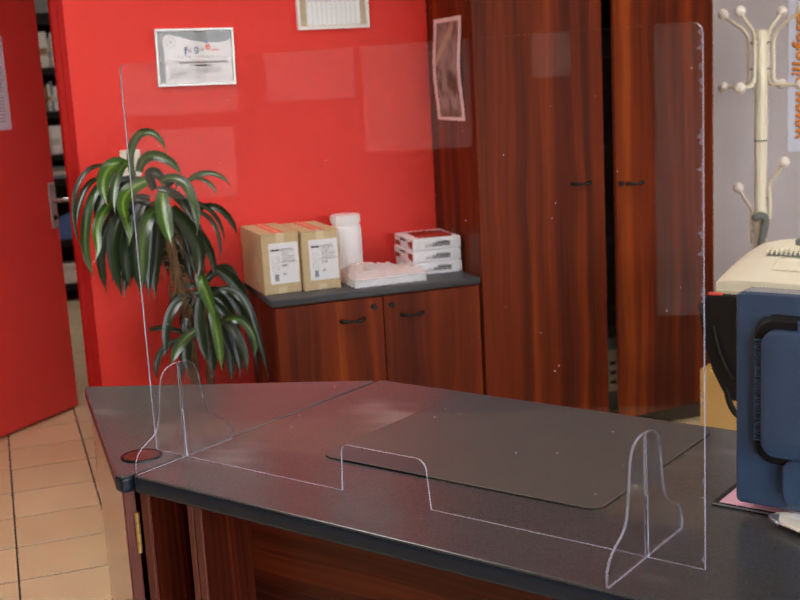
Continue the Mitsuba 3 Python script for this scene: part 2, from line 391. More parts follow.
# ------------------------------------------------------------------ bookcase in the back room
t = thing('bookcase', 'black bookcase with books seen through the gap beside the red door', 'bookcase')
BY = 8.62
zs = [0.10, 0.385, 0.80, 1.08, 1.33, 1.62, 1.93]
obj('side_panel', box(-0.12, -0.09, BY, 9.09, 0, 2.06, 0.002), 'black_plastic', t)
obj('side_panel', box(1.08, 1.11, BY, 9.09, 0, 2.06, 0.002), 'black_plastic', t)
obj('back_panel', box(-0.09, 1.08, 9.06, 9.09, 0, 2.0), 'cabinet_dark', t)
obj('top', box(-0.12, 1.11, BY - 0.01, 9.09, 1.94, 2.02, 0.002), 'black_plastic', t)
for z in (0.08, 0.395, 0.83, 1.30, 1.60):
    obj('shelf', box(-0.09, 1.08, BY, 9.06, z, z + 0.05, 0.002), 'black_plastic', t)
def book(x0, x1, z0, z1, k, label, grp):
    b = thing('book', label, 'book', grp)
    y0 = BY + 0.03 + random.random() * 0.02
    obj('cover', box(x0 + 0.0005, x1 - 0.0005, y0, y0 + 0.2, z0, z1, 0.003), f'book_{k}', b)
    obj('spine_label', box(x0 + 0.004, x1 - 0.004, y0 - 0.0012, y0 + 0.001, z0 + (z1 - z0) * 0.35, z0 + (z1 - z0) * 0.55), f'book_{(k + 3) % 8}', b)
NTH = ['first red', 'second', 'third tan', 'fourth cream', 'fifth grey', 'sixth white', 'seventh red', 'eighth tan']
G1, G2, G3 = 'books on the top shelf of the bookcase', 'books on the second shelf of the bookcase', 'white binders on the third shelf of the bookcase'
for x0, x1, h_, k in ((0.33, 0.40, 0.235, 1), (0.40, 0.455, 0.245, 0), (0.457, 0.475, 0.20, 1), (0.477, 0.53, 0.24, 7), (0.532, 0.58, 0.22, 2)):
    lab_ = {0.33: 'wide tan book at the left end of the top shelf of the black bookcase', 0.40: 'wide cream book second from the left on the top bookcase shelf', 0.457: 'thin short tan book in the middle of the top bookcase shelf', 0.477: 'white book right of the thin tan one on the top bookcase shelf', 0.532: 'low beige book at the right end of the top bookcase shelf'}[x0]
    book(x0, x1, 1.6508, 1.65 + h_, k, lab_, G1)
for n_, (x0, w_, k) in enumerate(((0.34, 0.028, 6), (0.369, 0.022, 2), (0.392, 0.03, 3), (0.423, 0.02, 0), (0.444, 0.018, 5), (0.463, 0.026, 7), (0.49, 0.02, 6), (0.511, 0.03, 3))):
    book(x0, x0 + w_, 1.3508, 1.35 + 0.19 + 0.02 * math.sin(n_ * 2.1), k, NTH[n_] + ' thin book from the left in the mixed row on the second bookcase shelf', G2)
for x0, x1, k in ((0.34, 0.41, 1), (0.412, 0.48, 7), (0.482, 0.55, 7)):
    book(x0, x1, 0.8808 + 0.17, 0.88 + 0.37, k, {0.34: 'greyish binder at the left of three on the third bookcase shelf', 0.412: 'white binder in the middle of three on the third bookcase shelf', 0.482: 'white binder at the right of three on the third bookcase shelf'}[x0], G3)
# a small raised shelf for the binders and flat papers under it
obj('shelf', box(-0.09, 1.08, BY, 9.06, 1.01, 1.05, 0.002), 'black_plastic', 'bookcase')
for k, (z0, z1, c, nm) in enumerate(((0.8808, 0.905, 5, 'grey magazine lying at the bottom of the flat pile in the bookcase'), (0.906, 0.93, 2, 'pale magazine second from the bottom of the flat pile in the bookcase'), (0.931, 0.944, 3, 'tan magazine third from the bottom of the flat pile in the bookcase'), (0.945, 0.965, 5, 'grey magazine on top of the flat pile in the bookcase'))):
    b = thing('magazine', nm, 'magazine')
    obj('pages', box(0.34 + 0.006 * k, 0.56, BY + 0.02 + 0.005 * k, BY + 0.24, z0, z1, 0.003), f'book_{c}', b)
bx = thing('blue_folder', 'blue folder propped on the lower shelf of the black bookcase', 'folder')
v, f = hull([(0.36, BY + 0.05, 0.4462), (0.56, BY + 0.05, 0.4462), (0.36, BY + 0.2, 0.4462), (0.56, BY + 0.2, 0.4462), (0.42, BY + 0.10, 0.60), (0.56, BY + 0.1, 0.65), (0.42, BY + 0.14, 0.60), (0.56, BY + 0.14, 0.65)])
obj('cover', trimesh.Trimesh(v, f, process=False), 'book_4', bx)
bx = thing('white_box', 'low white box on the bottom shelf of the black bookcase', 'box')
obj('carton', box(0.33, 0.60, BY + 0.01, BY + 0.25, 0.131, 0.24, 0.004), 'book_7', bx)
obj('lid', box(0.325, 0.605, BY + 0.005, BY + 0.255, 0.241, 0.27, 0.004), 'book_0', bx)

# ------------------------------------------------------------------ wall things
t = thing('framed_certificate', 'silver framed certificate with a grey wave and coloured lettering on the red wall', 'certificate')
CX0, CX1, CZ0, CZ1, CY = 0.620, 0.915, 1.476, 1.688, WALL_Y
# the frame hangs a little tilted
def tilt(m, c, a): 
    M1 = np.eye(4); ca, sa = math.cos(a), math.sin(a)
    M1[0, 0], M1[0, 2], M1[2, 0], M1[2, 2] = ca, -sa, sa, ca
    m = move(m, np.array([[1, 0, 0, -c[0]], [0, 1, 0, 0], [0, 0, 1, -c[1]], [0, 0, 0, 1.0]])); m = move(m, M1)
    return move(m, np.array([[1, 0, 0, c[0]], [0, 1, 0, 0], [0, 0, 1, c[1]], [0, 0, 0, 1.0]]))
CC = ((CX0 + CX1) / 2, (CZ0 + CZ1) / 2); TA = math.radians(-0.9)
def frame_bars(x0, x1, z0, z1, w, d): 
    y0, y1 = WALL_Y - d, WALL_Y - 0.001
    return [box(x0, x1, y0, y1, z0, z0 + w, 0.002), box(x0, x1, y0, y1, z1 - w, z1, 0.002), box(x0, x0 + w, y0, y1, z0 + w, z1 - w, 0.002), box(x1 - w, x1, y0, y1, z0 + w, z1 - w, 0.002)]
for b in frame_bars(CX0, CX1, CZ0, CZ1, 0.010, 0.022): obj('frame_bar', tilt(b, CC, TA), 'aluminium', t)
obj('sheet', tilt(box(CX0 + 0.008, CX1 - 0.008, CY - 0.010, CY - 0.006, CZ0 + 0.008, CZ1 - 0.008), CC, TA), 'paper_white', t)
def flat(poly, y, th=0.0008):  # a polygon in (x, z) laid on a plane facing -y
    m = extrude(poly, th)
    return trimesh.Trimesh(np.c_[m.vertices[:, 0], y - m.vertices[:, 2], m.vertices[:, 1]], m.faces, process=False)
W_, H_ = CX1 - CX0, CZ1 - CZ0
wave = sg.Polygon([(0.012, H_ - 0.012)] + [(0.012, 0.012), (0.034, 0.012), (0.031, H_ - 0.075)] + arc(0.05, H_ - 0.045, 0.022, 180, 80, 6) + [(0.09, H_ - 0.030), (0.13, H_ - 0.043), (0.18, H_ - 0.052), (0.23, H_ - 0.054), (0.26, H_ - 0.050), (W_ - 0.012, H_ - 0.042), (W_ - 0.012, H_ - 0.012)])
P_ = CY - 0.010
place = lambda m: tilt(move(m, np.array([[1, 0, 0, CX0], [0, 1, 0, 0], [0, 0, 1, CZ0], [0, 0, 0, 1.0]])), CC, TA)
obj('grey_wave', place(flat(wave, P_)), 'paper_grey', t, label='grey wave border printed on the certificate')
seal = sg.Point(0.058, H_ - 0.050).buffer(0.019).difference(sg.Point(0.058, H_ - 0.050).buffer(0.0165))
obj('seal', place(flat(seal.union(sg.Point(0.058, H_ - 0.05).buffer(0.006)), P_)), 'ink_pale', t)
def words(txt, hgt, x, z, y=P_, bold=False, th=0.0006):
    m = meshkit.text_mesh(txt, hgt, th, bold)
    return trimesh.Trimesh(np.c_[m.vertices[:, 0] + x, y - 0.0004 - m.vertices[:, 2], m.vertices[:, 1] + z], m.faces, process=False)
obj('lettering', place(words('f', 0.029, 0.104, H_ - 0.098, bold=True)), 'ink_navy', t)
obj('lettering', place(words('g', 0.022, 0.142, H_ - 0.086, bold=True)), 'ink_navy', t)
obj('lettering', place(words('ai', 0.015, 0.119, H_ - 0.088, bold=True)), 'ink_mid', t, kind='stuff')
obj('lettering', place(words('us', 0.012, 0.162, H_ - 0.084, bold=True)), 'ink_mid', t, kind='stuff')
obj('lettering', place(words('e', 0.027, 0.184, H_ - 0.080, bold=True)), 'ink_red', t)
obj('lettering', place(words('tre', 0.013, 0.205, H_ - 0.076)), 'ink_pale', t, kind='stuff')
obj('red_dash', place(flat(sg.box(0.212, H_ - 0.083, 0.236, H_ - 0.079), P_)), 'ink_red', t)
obj('logo_figure', place(flat(sg.Polygon([(0.185, H_ - 0.052), (0.190, H_ - 0.057), (0.199, H_ - 0.053), (0.196, H_ - 0.036), (0.191, H_ - 0.045)]), P_)), 'ink_blue', t)
obj('logo_mark', place(flat(sg.box(0.224, 0.023, 0.24, 0.028), P_)), 'ink_blue', t)
obj('logo_mark', place(flat(sg.box(0.205, 0.023, 0.222, 0.028), P_)), 'ink_red', t)
ln = [flat(sg.box(0.08, H_ - 0.105, 0.24, H_ - 0.104), P_)]
obj('text_line', place(flat(sg.box(0.125, H_ - 0.141, 0.208, H_ - 0.134), P_)), 'ink_dark', t)
for k, (a, b, z) in enumerate(((0.082, 0.262, 0.128), (0.05, 0.245, 0.152), (0.05, 0.225, 0.162), (0.05, 0.12, 0.171), (0.05, 0.09, 0.182), (0.13, 0.18, 0.182))):
    ln.append(flat(sg.box(a, H_ - z, b, H_ - z + (0.006 if k == 0 else 0.0028)), P_))
obj('text_lines', place(cat(ln)), 'ink_dark', t, kind='stuff')
obj('glass', place(box(0.008, W_ - 0.008, CY - 0.0135, CY - 0.0125, 0.008, H_ - 0.008)), 'picture_glass', t)

t = thing('framed_print', 'white framed print with a reflected window blind painted as pale vertical stripes at the top edge of the view', 'picture')
PX0, PX1, PZ0, PZ1 = 1.168, 1.458, 1.664, 1.95
for b in frame_bars(PX0, PX1, PZ0, PZ1, 0.013, 0.024): obj('frame_bar', b, 'plastic_white', t)
obj('mount', box(PX0 + 0.012, PX1 - 0.012, CY - 0.010, CY - 0.006, PZ0 + 0.012, PZ1 - 0.012), 'beige_mat', t)
obj('painted_reflection', box(PX0 + 0.040, PX1 - 0.034, CY - 0.0115, CY - 0.010, PZ0 + 0.016, PZ0 + 0.105), 'stripes', t)
obj('upper_sheet', box(PX0 + 0.040, PX1 - 0.034, CY - 0.0112, CY - 0.010, PZ0 + 0.106, PZ1 - 0.04), 'paper_lilac', t)

t = thing('light_switch', 'white double light switch on the red wall behind the plant', 'light switch')
obj('plate', slab(rrect(0.455, 0.53, -1.255, -1.155, 0.006), 0, 0.010, 0.003), 'switch_white', t, 30, M=np.array([[1, 0, 0, 0], [0, 0, -1, WALL_Y], [0, -1, 0, 0], [0, 0, 0, 1.0]]))
for a in (0.462, 0.494):
    obj('rocker', box(a, a + 0.029, WALL_Y - 0.014, WALL_Y - 0.009, 1.175, 1.235, 0.003), 'switch_white', t)

# ------------------------------------------------------------------ cabinets
def bow_handle(parent, x, y, z, w, m='dark_metal'):
    pts = [(x - w / 2, y, z), (x - w / 2 + 0.004, y - 0.014, z), (x - w * 0.3, y - 0.022, z - 0.001), (x, y - 0.019, z - 0.004), (x + w * 0.3, y - 0.022, z - 0.001), (x + w / 2 - 0.004, y - 0.014, z), (x + w / 2, y, z)]
    p = spline(pts, 22)
    r = 0.0072 - 0.0024 * np.exp(-((np.linspace(-1, 1, 22)) / 0.25) ** 2)
    return obj('handle', tube(p, r, 8), m, parent, True)
def lock(parent, x, y, z, m='dark_metal'):
    return obj('lock', cat([tube([(x, y, z), (x, y - 0.010, z)], 0.0105, 14), box(x - 0.0015, x + 0.0015, y - 0.011, y - 0.009, z - 0.006, z + 0.006)]), m, parent, 40)

CF = 4.06
LX0, LX1 = 0.897, 1.690
t = thing('low_cabinet', 'low two door wooden cabinet with a dark grey top against the red wall', 'cabinet')
obj('side_panel', box(LX0, LX0 + 0.02, CF + 0.004, 4.50, 0.0, 0.683, 0.0015), 'wood_vertical', t)
obj('side_panel', box(LX1 - 0.02, LX1, CF + 0.004, 4.50, 0.0, 0.683, 0.0015), 'wood_vertical', t)
obj('back_panel', box(LX0 + 0.02, LX1 - 0.02, 4.48, 4.495, 0.06, 0.683), 'wood_vertical', t)
obj('bottom', box(LX0 + 0.02, LX1 - 0.02, CF + 0.02, 4.48, 0.06, 0.08), 'wood_vertical', t)
obj('plinth', box(LX0 + 0.02, LX1 - 0.02, CF + 0.05, CF + 0.065, 0.0, 0.06), 'cabinet_dark', t)
obj('top', slab(sg.box(LX0 - 0.012, CF - 0.022, LX1 + 0.002, 4.505), 0.684, 0.711, 0.006), 'cabinet_top', t, 40, label='dark grey worktop')
dl = obj('door', box(LX0 + 0.001, 1.3025, CF - 0.016, CF + 0.002, 0.065, 0.680, 0.002), 'wood_vertical', t)
dr_ = obj('door', box(1.3055, LX1 - 0.001, CF - 0.016, CF + 0.002, 0.065, 0.680, 0.002), 'wood_vertical', t)
bow_handle(dl, 1.183, CF - 0.016, 0.605, 0.088); bow_handle(dr_, 1.415, CF - 0.016, 0.603, 0.082)
lock(dl, 1.267, CF - 0.016, 0.645); lock(dr_, 1.336, CF - 0.016, 0.645)

TX0, TX1, TH = 1.702, 2.737, 2.02
t = thing('tall_cabinet', 'tall two door wooden cupboard with its right door ajar', 'cupboard')
obj('side_panel', box(TX0, TX0 + 0.022, CF + 0.004, 4.505, 0.0, TH, 0.0015), 'wood_vertical', t)
obj('side_panel', box(TX1 - 0.022, TX1, CF + 0.004, 4.505, 0.0, TH, 0.0015), 'wood_vertical', t)
obj('back_panel', box(TX0 + 0.022, TX1 - 0.022, 4.49, 4.503, 0.06, TH), 'cabinet_dark', t)
obj('top', box(TX0 - 0.005, TX1 + 0.005, CF - 0.02, 4.505, TH, TH + 0.025, 0.003), 'wood_vertical', t)
obj('plinth', box(TX0 + 0.022, TX1 - 0.022, CF + 0.04, CF + 0.055, 0.0, 0.07), 'cabinet_dark', t)
for z in (0.07, 0.42, 0.78, 1.14, 1.5):
    obj('shelf', box(TX0 + 0.022, TX1 - 0.022, CF + 0.03, 4.49, z, z + 0.02), 'cabinet_dark', t)
dl = obj('door', box(TX0 + 0.001, 2.232, CF - 0.016, CF + 0.002, 0.08, TH - 0.003, 0.002), 'wood_vertical', t)
bow_handle(dl, 2.130, CF - 0.016, 1.030, 0.076)
MDR = frame((TX1 - 0.012, CF - 0.004, 0), (-math.cos(math.radians(8.0)), -math.sin(math.radians(8.0)), 0), ydir=(math.sin(math.radians(8.0)), -math.cos(math.radians(8.0)), 0))
# leaf: x from the hinge to the free edge, +y towards the room
dm = move(box(0.0, 0.4785, -0.016, 0.0, 0.08, TH - 0.003, 0.002), MDR)
dr_ = obj('door', dm, 'wood_vertical', t)
p0 = MDR @ np.array([0.391, 0.0, 1.018, 1]); 
bow_handle(dr_, p0[0], p0[1], 1.018, 0.07)
p1 = MDR @ np.array([0.456, 0.0, 1.02, 1]); lock(dr_, p1[0], p1[1], 1.021)
for k, (x0, x1, z0, z1, c) in enumerate(((2.205, 2.262, 0.0908, 0.385, 5), (2.264, 2.322, 0.0908, 0.385, 5))):
    b = thing('binder', ['grey binder just inside the gap of the tall cupboard', 'grey binder deeper behind the ajar cupboard door'][k], 'binder')
    obj('cover', box(x0, x1, CF + 0.06, CF + 0.34, z0, z1, 0.003), 'book_5', b)
    obj('spine_label', box(x0 + 0.008, x1 - 0.008, CF + 0.058, CF + 0.061, z0 + 0.07, z1 - 0.05), 'paper_white', b)
    for j in range(3): obj('spine_text', box(x0 + 0.016, x1 - 0.014, CF + 0.0572, CF + 0.059, z0 + 0.1 + j * 0.04, z0 + 0.115 + j * 0.04), 'ink_dark', b)
for k, (z0, z1) in enumerate(((0.801, 0.86), (1.161, 1.21))):
    b = thing('document_tray', ['dark tray on the middle shelf inside the tall cupboard', 'dark tray on the upper shelf inside the tall cupboard'][k], 'tray')
    obj('tray', cat([box(2.0, 2.5, CF + 0.05, 4.4, z0, z0 + 0.006), box(2.0, 2.006, CF + 0.05, 4.4, z0, z1), box(2.494, 2.5, CF + 0.05, 4.4, z0, z1), box(2.0, 2.5, 4.394, 4.4, z0, z1)]), 'black_plastic', b)

# poster on the cupboard's side
t = thing('photo_poster', 'narrow dark photo poster with a white border on the side of the tall cupboard', 'poster')
py = np.linspace(4.137, 4.420, 9); pz = np.linspace(1.292, 1.680, 13)
def bulged(y0, y1, z0, z1, off, nx=9, nz=13):
    V, Fc = [], []
    for th in (0, 0.0012):
        for j in range(nz):
            for i in range(nx):
                y = y0 + (y1 - y0) * i / (nx - 1); z = z0 + (z1 - z0) * j / (nz - 1)
                bul = 0.012 * math.sin(math.pi * (z - 1.292) / 0.388) ** 2 + 0.004
                V.append((TX0 - bul - off + th, y, z))
    n = nx * nz
    for j in range(nz - 1):
        for i in range(nx - 1):
            a, b, c, d = j * nx + i, j * nx + i + 1, (j + 1) * nx + i + 1, (j + 1) * nx + i
            Fc += [[a, c, b], [a, d, c], [n + a, n + b, n + c], [n + a, n + c, n + d]]
    rim = [i for i in range(nx)] + [j * nx + nx - 1 for j in range(1, nz)] + [(nz - 1) * nx + i for i in range(nx - 2, -1, -1)] + [j * nx for j in range(nz - 2, 0, -1)]
    for a, b in zip(rim, rim[1:] + rim[:1]): Fc += [[a, b, n + b], [a, n + b, n + a]]
    return trimesh.Trimesh(V, Fc, process=False)
obj('white_border', bulged(4.137, 4.420, 1.292, 1.680, 0), 'paper_pink_white', t, True)
obj('printed_photo', bulged(4.165, 4.385, 1.305, 1.664, 0.0008), 'print_dark', t, True, label='dark grainy photo with a pale diagonal patch')

# ------------------------------------------------------------------ on the low cabinet
CT = 0.711
def carton(x0, x1, y0, y1, h, rot, label):
    t = thing('carton', label, 'cardboard box', None)
    cx, cy = (x0 + x1) / 2, y0
    M = frame((cx, cy, CT), (math.cos(rot), math.sin(rot), 0)); w = x1 - x0; d = y1 - y0
    obj('body', box(-w / 2, w / 2, 0, d, 0, h - 0.0035, 0.003), 'cardboard', t, M=M)
    obj('flap', box(-w / 2 + 0.001, -0.0012, 0.001, d - 0.001, h - 0.0035, h, 0.001), 'cardboard', t, M=M)
    obj('flap', box(0.0012, w / 2 - 0.001, 0.001, d - 0.001, h - 0.0035, h, 0.001), 'cardboard', t, M=M)
    tp = 0.020
    obj('tape', box(-tp, tp, 0.0005, d, h, h + 0.0006), 'tape_red', t, label='strip of reddish tape over the top seam', M=M)
    obj('tape', box(-0.004, 0.004, 0.0005, d, h + 0.0006, h + 0.001), 'tape_clear', t, M=M)
    obj('tape', box(-0.015, 0.015, -0.0008, 0.0003, h - 0.035, h + 0.001), 'tape_clear', t, M=M)
    obj('tape', box(-0.015, 0.015, -0.0008, 0.0003, 0.002, 0.024), 'tape_clear', t, M=M)
    L0, L1, B0, B1 = -0.037, 0.038, 0.038, 0.172
    LX = lambda x: -0.045 + (x - L0) * 0.110 / 0.075
    LZ = lambda z: B0 + (z - B0) * 0.150 / 0.134
    lb = obj('shipping_label', box(LX(L0), LX(L1), -0.0012, 0.0, LZ(B0), LZ(B1)), 'paper_white', t, label='white printed shipping label', M=M)
    y = -0.0012
    k = lambda a, b, c, d_: box(LX(a), LX(b), y - 0.0004, y + 0.0002, LZ(c), LZ(d_))
    dark = [k(L0 + 0.005, L0 + 0.027, 0.146, 0.1525)]
    m5 = meshkit.text_mesh('548', 0.0085, 0.0005, True); m5 = trimesh.Trimesh(np.c_[m5.vertices[:, 0] + LX(-0.006), y - m5.vertices[:, 2], m5.vertices[:, 1] + LZ(0.094)], m5.faces, process=False)
    dark += [m5, k(L0 + 0.012, L0 + 0.022, 0.048, 0.050)]
    obj('print_bold', cat(dark), 'ink_dark', lb, M=M)
    mid = [k(L0 + 0.030, L0 + 0.062, 0.150, 0.153), k(L0 + 0.030, L0 + 0.066, 0.145, 0.1475), k(L0 + 0.03, L0 + 0.066, 0.111, 0.1135), k(L0 + 0.03, L0 + 0.07, 0.1065, 0.109)]
    for z, w2 in ((0.138, 0.03), (0.133, 0.018), (0.128, 0.034), (0.123, 0.036), (0.118, 0.03)): mid.append(k(L0 + 0.032, L0 + 0.032 + w2, z, z + 0.002))
    mid += [k(L0 + 0.012, L0 + 0.022, 0.050, 0.070), k(-0.004, 0.004, 0.066, 0.072)]
    for (a, b, c, d_) in ((L0 + 0.007, L0 + 0.026, 0.105, 0.128), (L0 + 0.008, L0 + 0.022, 0.078, 0.098)):
        mid += [k(a, b, c, c + 0.0008), k(a, b, d_ - 0.0008, d_), k(a, a + 0.0008, c, d_), k(b - 0.0008, b, c, d_), k(a + 0.002, b - 0.002, (c + d_) / 2, (c + d_) / 2 + 0.001)]
    obj('print_fine', cat(mid), 'ink_mid', lb, M=M)
carton(0.888, 1.030, 4.155, 4.475, 0.224, math.radians(1.5), 'brown carton with a white label on the low cabinet, the one beside the plant')
carton(1.036, 1.178, 4.145, 4.445, 0.222, math.radians(1.5), 'brown carton with a white label next to the white jar')

t = thing('plastic_jar', 'tall white plastic jar with a screw lid between the cartons and the paper', 'jar')
JX, JY = 1.272, 4.365
MJ = frame((JX, JY, CT), (1, 0, 0)) @ np.diag([0.97, 0.97, 0.955, 1.0])
obj('body', lathe([(0, 0.0), (0.056, 0.0), (0.061, 0.004), (0.062, 0.012), (0.062, 0.19), (0.0605, 0.205), (0.056, 0.212), (0.053, 0.214), (0.053, 0.222), (0, 0.222)], 40), 'plastic_white', t, 40, M=MJ)
lid = [(0.0, 0.222), (0.0585, 0.222), (0.0592, 0.224), (0.0592, 0.252), (0.057, 0.256), (0.0, 0.2565)]
obj('lid', lathe(lid, 40), 'plastic_white', t, 40, M=MJ)
obj('lid_ribs', cat([move(box(0.0585, 0.0602, -0.0013, 0.0013, 0.226, 0.249), MJ @ frame((0, 0, 0), (math.cos(a), math.sin(a), 0))) for a in np.linspace(0, 2 * math.pi, 60, endpoint=False)]), 'plastic_white', t, kind='stuff')

# film wrapped pile of sheets
t = thing('wrapped_paper_stack', 'flat stack of white sheets in crinkled clear film beside the jar', 'paper stack')
MB = frame((1.214, 4.088, CT), (1, 0.035, 0))
for k in range(4):
    obj('sheet_bundle', box(0.001 * (k % 2), 0.285 - 0.0012 * k, 0.001 * k, 0.195, 0.0075 * k + 0.0003, 0.0075 * k + 0.0072, 0.001), 'paper_white', t, M=MB)
nx, ny = 46, 34
gx, gy = np.meshgrid(np.linspace(-0.004, 0.289, nx), np.linspace(-0.004, 0.199, ny), indexing='ij')
pp = np.c_[gx.ravel() * 22, gy.ravel() * 22, np.zeros(gx.size)]
hh = 0.031 + 0.045 * np.maximum(0, meshkit.fbm(pp, 3, 3) - 0.35).reshape(nx, ny) + 0.030 * np.abs(meshkit.noise(pp * 2.4, 5).reshape(nx, ny) - 0.5)
hh += 0.020 * np.exp(-(((gx - 0.09) / 0.08) ** 2 + ((gy - 0.12) / 0.06) ** 2))
e = np.minimum(np.minimum(gx + 0.004, 0.289 - gx), np.minimum(gy + 0.004, 0.199 - gy))
hh = 0.0305 + (hh - 0.0305) * np.clip(e / 0.02, 0, 1)
V = np.c_[gx.ravel(), gy.ravel(), hh.ravel()]; n = nx * ny; V = np.vstack([V, V - [0, 0, 0.0004]])
Fc = []
for i in range(nx - 1):
    for j in range(ny - 1):
        a, b, c, d = i * ny + j, (i + 1) * ny + j, (i + 1) * ny + j + 1, i * ny + j + 1
        Fc += [[a, b, c], [a, c, d], [n + a, n + c, n + b], [n + a, n + d, n + c]]
scene['film_wrap'] = {'type': 'blendbsdf', 'weight': 0.35, 'a': {'type': 'thindielectric', 'int_ior': 1.45}, 'b': {'type': 'twosided', 'bsdf': {'type': 'principled', 'base_color': rgb(srgb(250, 240, 236)), 'roughness': 0.12, 'specular': 1.0}}}
obj('film', trimesh.Trimesh(V, Fc, process=False), 'film_wrap', t, True, label='crinkled clear plastic film', M=MB)

def ream(z, dx, rot, label):
    t = thing('paper_ream', label, 'ream of paper', None)
    M = frame((1.490 + dx, 4.205, z), (math.cos(rot), math.sin(rot), 0)); w, d, h = 0.196, 0.245, 0.0465
    obj('wrapper', box(0, w, 0, d, 0.0003, h, 0.0045), 'paper_white', t, M=M)
    f1 = lambda a, b, c, d_: box(a, b, -0.0006, 0.0004, c, d_)
    for sx in (1, -1):
        obj('end_fold', move(box(0, 0.03, -0.0006, 0.0003, 0, 0.0007), frame((0.004 if sx > 0 else w - 0.004, 0, 0.005), (0.8 * sx, 0, 0.6), (0, 1, 0), (-0.6 * sx, 0, 0.8))), 'ink_pale', t, M=M)
    obj('end_print', cat([f1(0.078, 0.150, 0.014, 0.027), f1(0.095, 0.150, 0.027, 0.031)]), 'ink_dark', t, label='dark printed block on the ream end', M=M)
    for q in ((0.048, 0.075, 0.014, 0.017), (0.05, 0.076, 0.020, 0.023), (0.095, 0.135, 0.033, 0.036)): obj('end_print', f1(*q), 'ink_mid', t, M=M)
    obj('end_print', cat([f1(0.084 + 0.011 * q, 0.089 + 0.011 * q, 0.018, 0.024) for q in range(6)]), 'paper_white', t, M=move_y(M, -0.0004))
    s1 = lambda a, b, c, d_: box(-0.0006, 0.0004, a, b, c, d_)
    pts = sg.Polygon([(0.012, 0.008), (0.012, 0.036), (0.035, 0.036), (0.062, 0.032), (0.072, 0.026), (0.05, 0.011)])
    sw = extrude(pts, 0.0009); sw = trimesh.Trimesh(np.c_[0.0002 - sw.vertices[:, 2], sw.vertices[:, 0], sw.vertices[:, 1]], sw.faces, process=False)
    obj('side_swoosh', sw, 'ink_brown_red', t, label='brown red printed swoosh', M=M)
    obj('side_swoosh', s1(0.17, 0.235, 0.006, 0.022), 'ink_brown_red', t, M=M)
    obj('side_print', s1(0.095, 0.165, 0.030, 0.038), 'ink_dark', t, M=M)
    top = sg.Polygon([(0.03, 0.03), (0.16, 0.02), (0.185, 0.06), (0.18, 0.20), (0.12, 0.225), (0.04, 0.21)])
    obj('top_print', extrude(top, 0.0006, h - 0.0002), 'ink_brown_red', t, label='brown red printed top', M=M)
    obj('top_print', extrude(sg.Polygon([(0.04, 0.06), (0.17, 0.09), (0.18, 0.11), (0.04, 0.085)]), 0.0009, h - 0.0002), 'ink_red', t, M=M)
def move_y(M, d):
    Q = np.eye(4); Q[1, 3] = d; return M @ Q
ream(CT, 0.002, -0.03, 'white ream of copy paper at the bottom of the stack of three')
ream(CT + 0.0475, -0.001, -0.02, 'white ream of copy paper in the middle of the stack of three')
ream(CT + 0.095, 0.0, -0.035, 'white copy paper ream with a red brown top, uppermost of the stack')

# ------------------------------------------------------------------ the desk (local frame: u along the screen, n away from the camera)
UX = np.array([math.cos(DANG), math.sin(DANG), 0]); NX = np.array([-math.sin(DANG), math.cos(DANG), 0])
DO = np.array([0.264, 2.416, 0.0]); DZ = 0.73
MK = frame(DO, UX)                                   # (u, n, z) -> room
U0, U1, N0, N1 = 0.076, 2.0, -0.136, 0.667
def lift(poly, z0, z1, c): return slab(poly, z0, z1, c)
t = thing('office_desk', 'large black topped wooden desk carrying the clear screen and the monitor', 'desk')
DESK = t
obj('top', move(slab(sg.box(U0 + 0.01, N0 + 0.01, U1 - 0.01, N1 - 0.01).buffer(0.01, quad_segs=3), DZ - 0.006, DZ, 0.004), MK), 'desk_top', t, 30, label='dusty black laminate desk top')
obj('rim', move(slab(sg.box(U0 + 0.01, N0 + 0.01, U1 - 0.01, N1 - 0.01).buffer(0.0105, quad_segs=3), DZ - 0.038, DZ - 0.0015, 0.010, 5), MK), 'desk_rim', t, 40, label='rounded dark blue black rim')
obj('end_panel', move(box(0.070, 0.094, -0.118, 0.60, 0, DZ - 0.038, 0.002), MK), 'wood_edge', t)
obj('end_panel', move(box(0.0945, 0.097, -0.112, 0.60, 0, DZ - 0.038), MK), 'shaded_desk_wood', t)  # thin sheet in the darkened wood, shade painted onto the panel face
obj('support_panel', move(box(0.190, 0.2055, -0.104, 0.024, 0, DZ - 0.038, 0.002), MK), 'wood_edge', t)
obj('support_panel', move(box(0.2085, 0.2285, -0.104, 0.024, 0, DZ - 0.038, 0.002), MK), 'wood_edge', t)
obj('shaded_facing', move(box(0.2285, 0.231, -0.1, 0.024, 0, DZ - 0.038), MK), 'shaded_desk_wood', t)
obj('modesty_panel', move(box(0.094, 1.93, 0.025, 0.045, 0.06, DZ - 0.038, 0.002), MK), 'shaded_wood_horizontal', t)
obj('end_panel', move(box(1.93, 1.955, -0.118, 0.60, 0, DZ - 0.038, 0.002), MK), 'wood_vertical', t)

# wedge-shaped corner piece on the left
A = np.array([0.162, 3.062]); 
tip = np.array([0.162, 2.300]); 
c0 = (DO + UX * (U0 - 0.006) + NX * (N0 + 0.010))[:2]; c1 = (DO + UX * (U0 - 0.006) + NX * (N1 - 0.006))[:2]
wedge = sg.Polygon([A, tip, tip + [0.010, -0.022], c0 + [-0.012, -0.006], c0, c1]).buffer(-0.008).buffer(0.008, quad_segs=4)
t = thing('corner_desk_section', 'black wedge-shaped desk end piece with a cable grommet, left of the screen', 'desk section')
obj('top', slab(wedge, DZ - 0.0065, DZ - 0.0005, 0.004), 'desk_top', t, 30)
obj('rim', slab(wedge.buffer(0.0004), DZ - 0.038, DZ - 0.002, 0.010, 5), 'desk_rim', t, 40, label='rounded black rim')
obj('side_panel', box(0.174, 0.197, 2.300, 3.035, 0.0, DZ - 0.038, 0.0015), 'wood_edge', t)
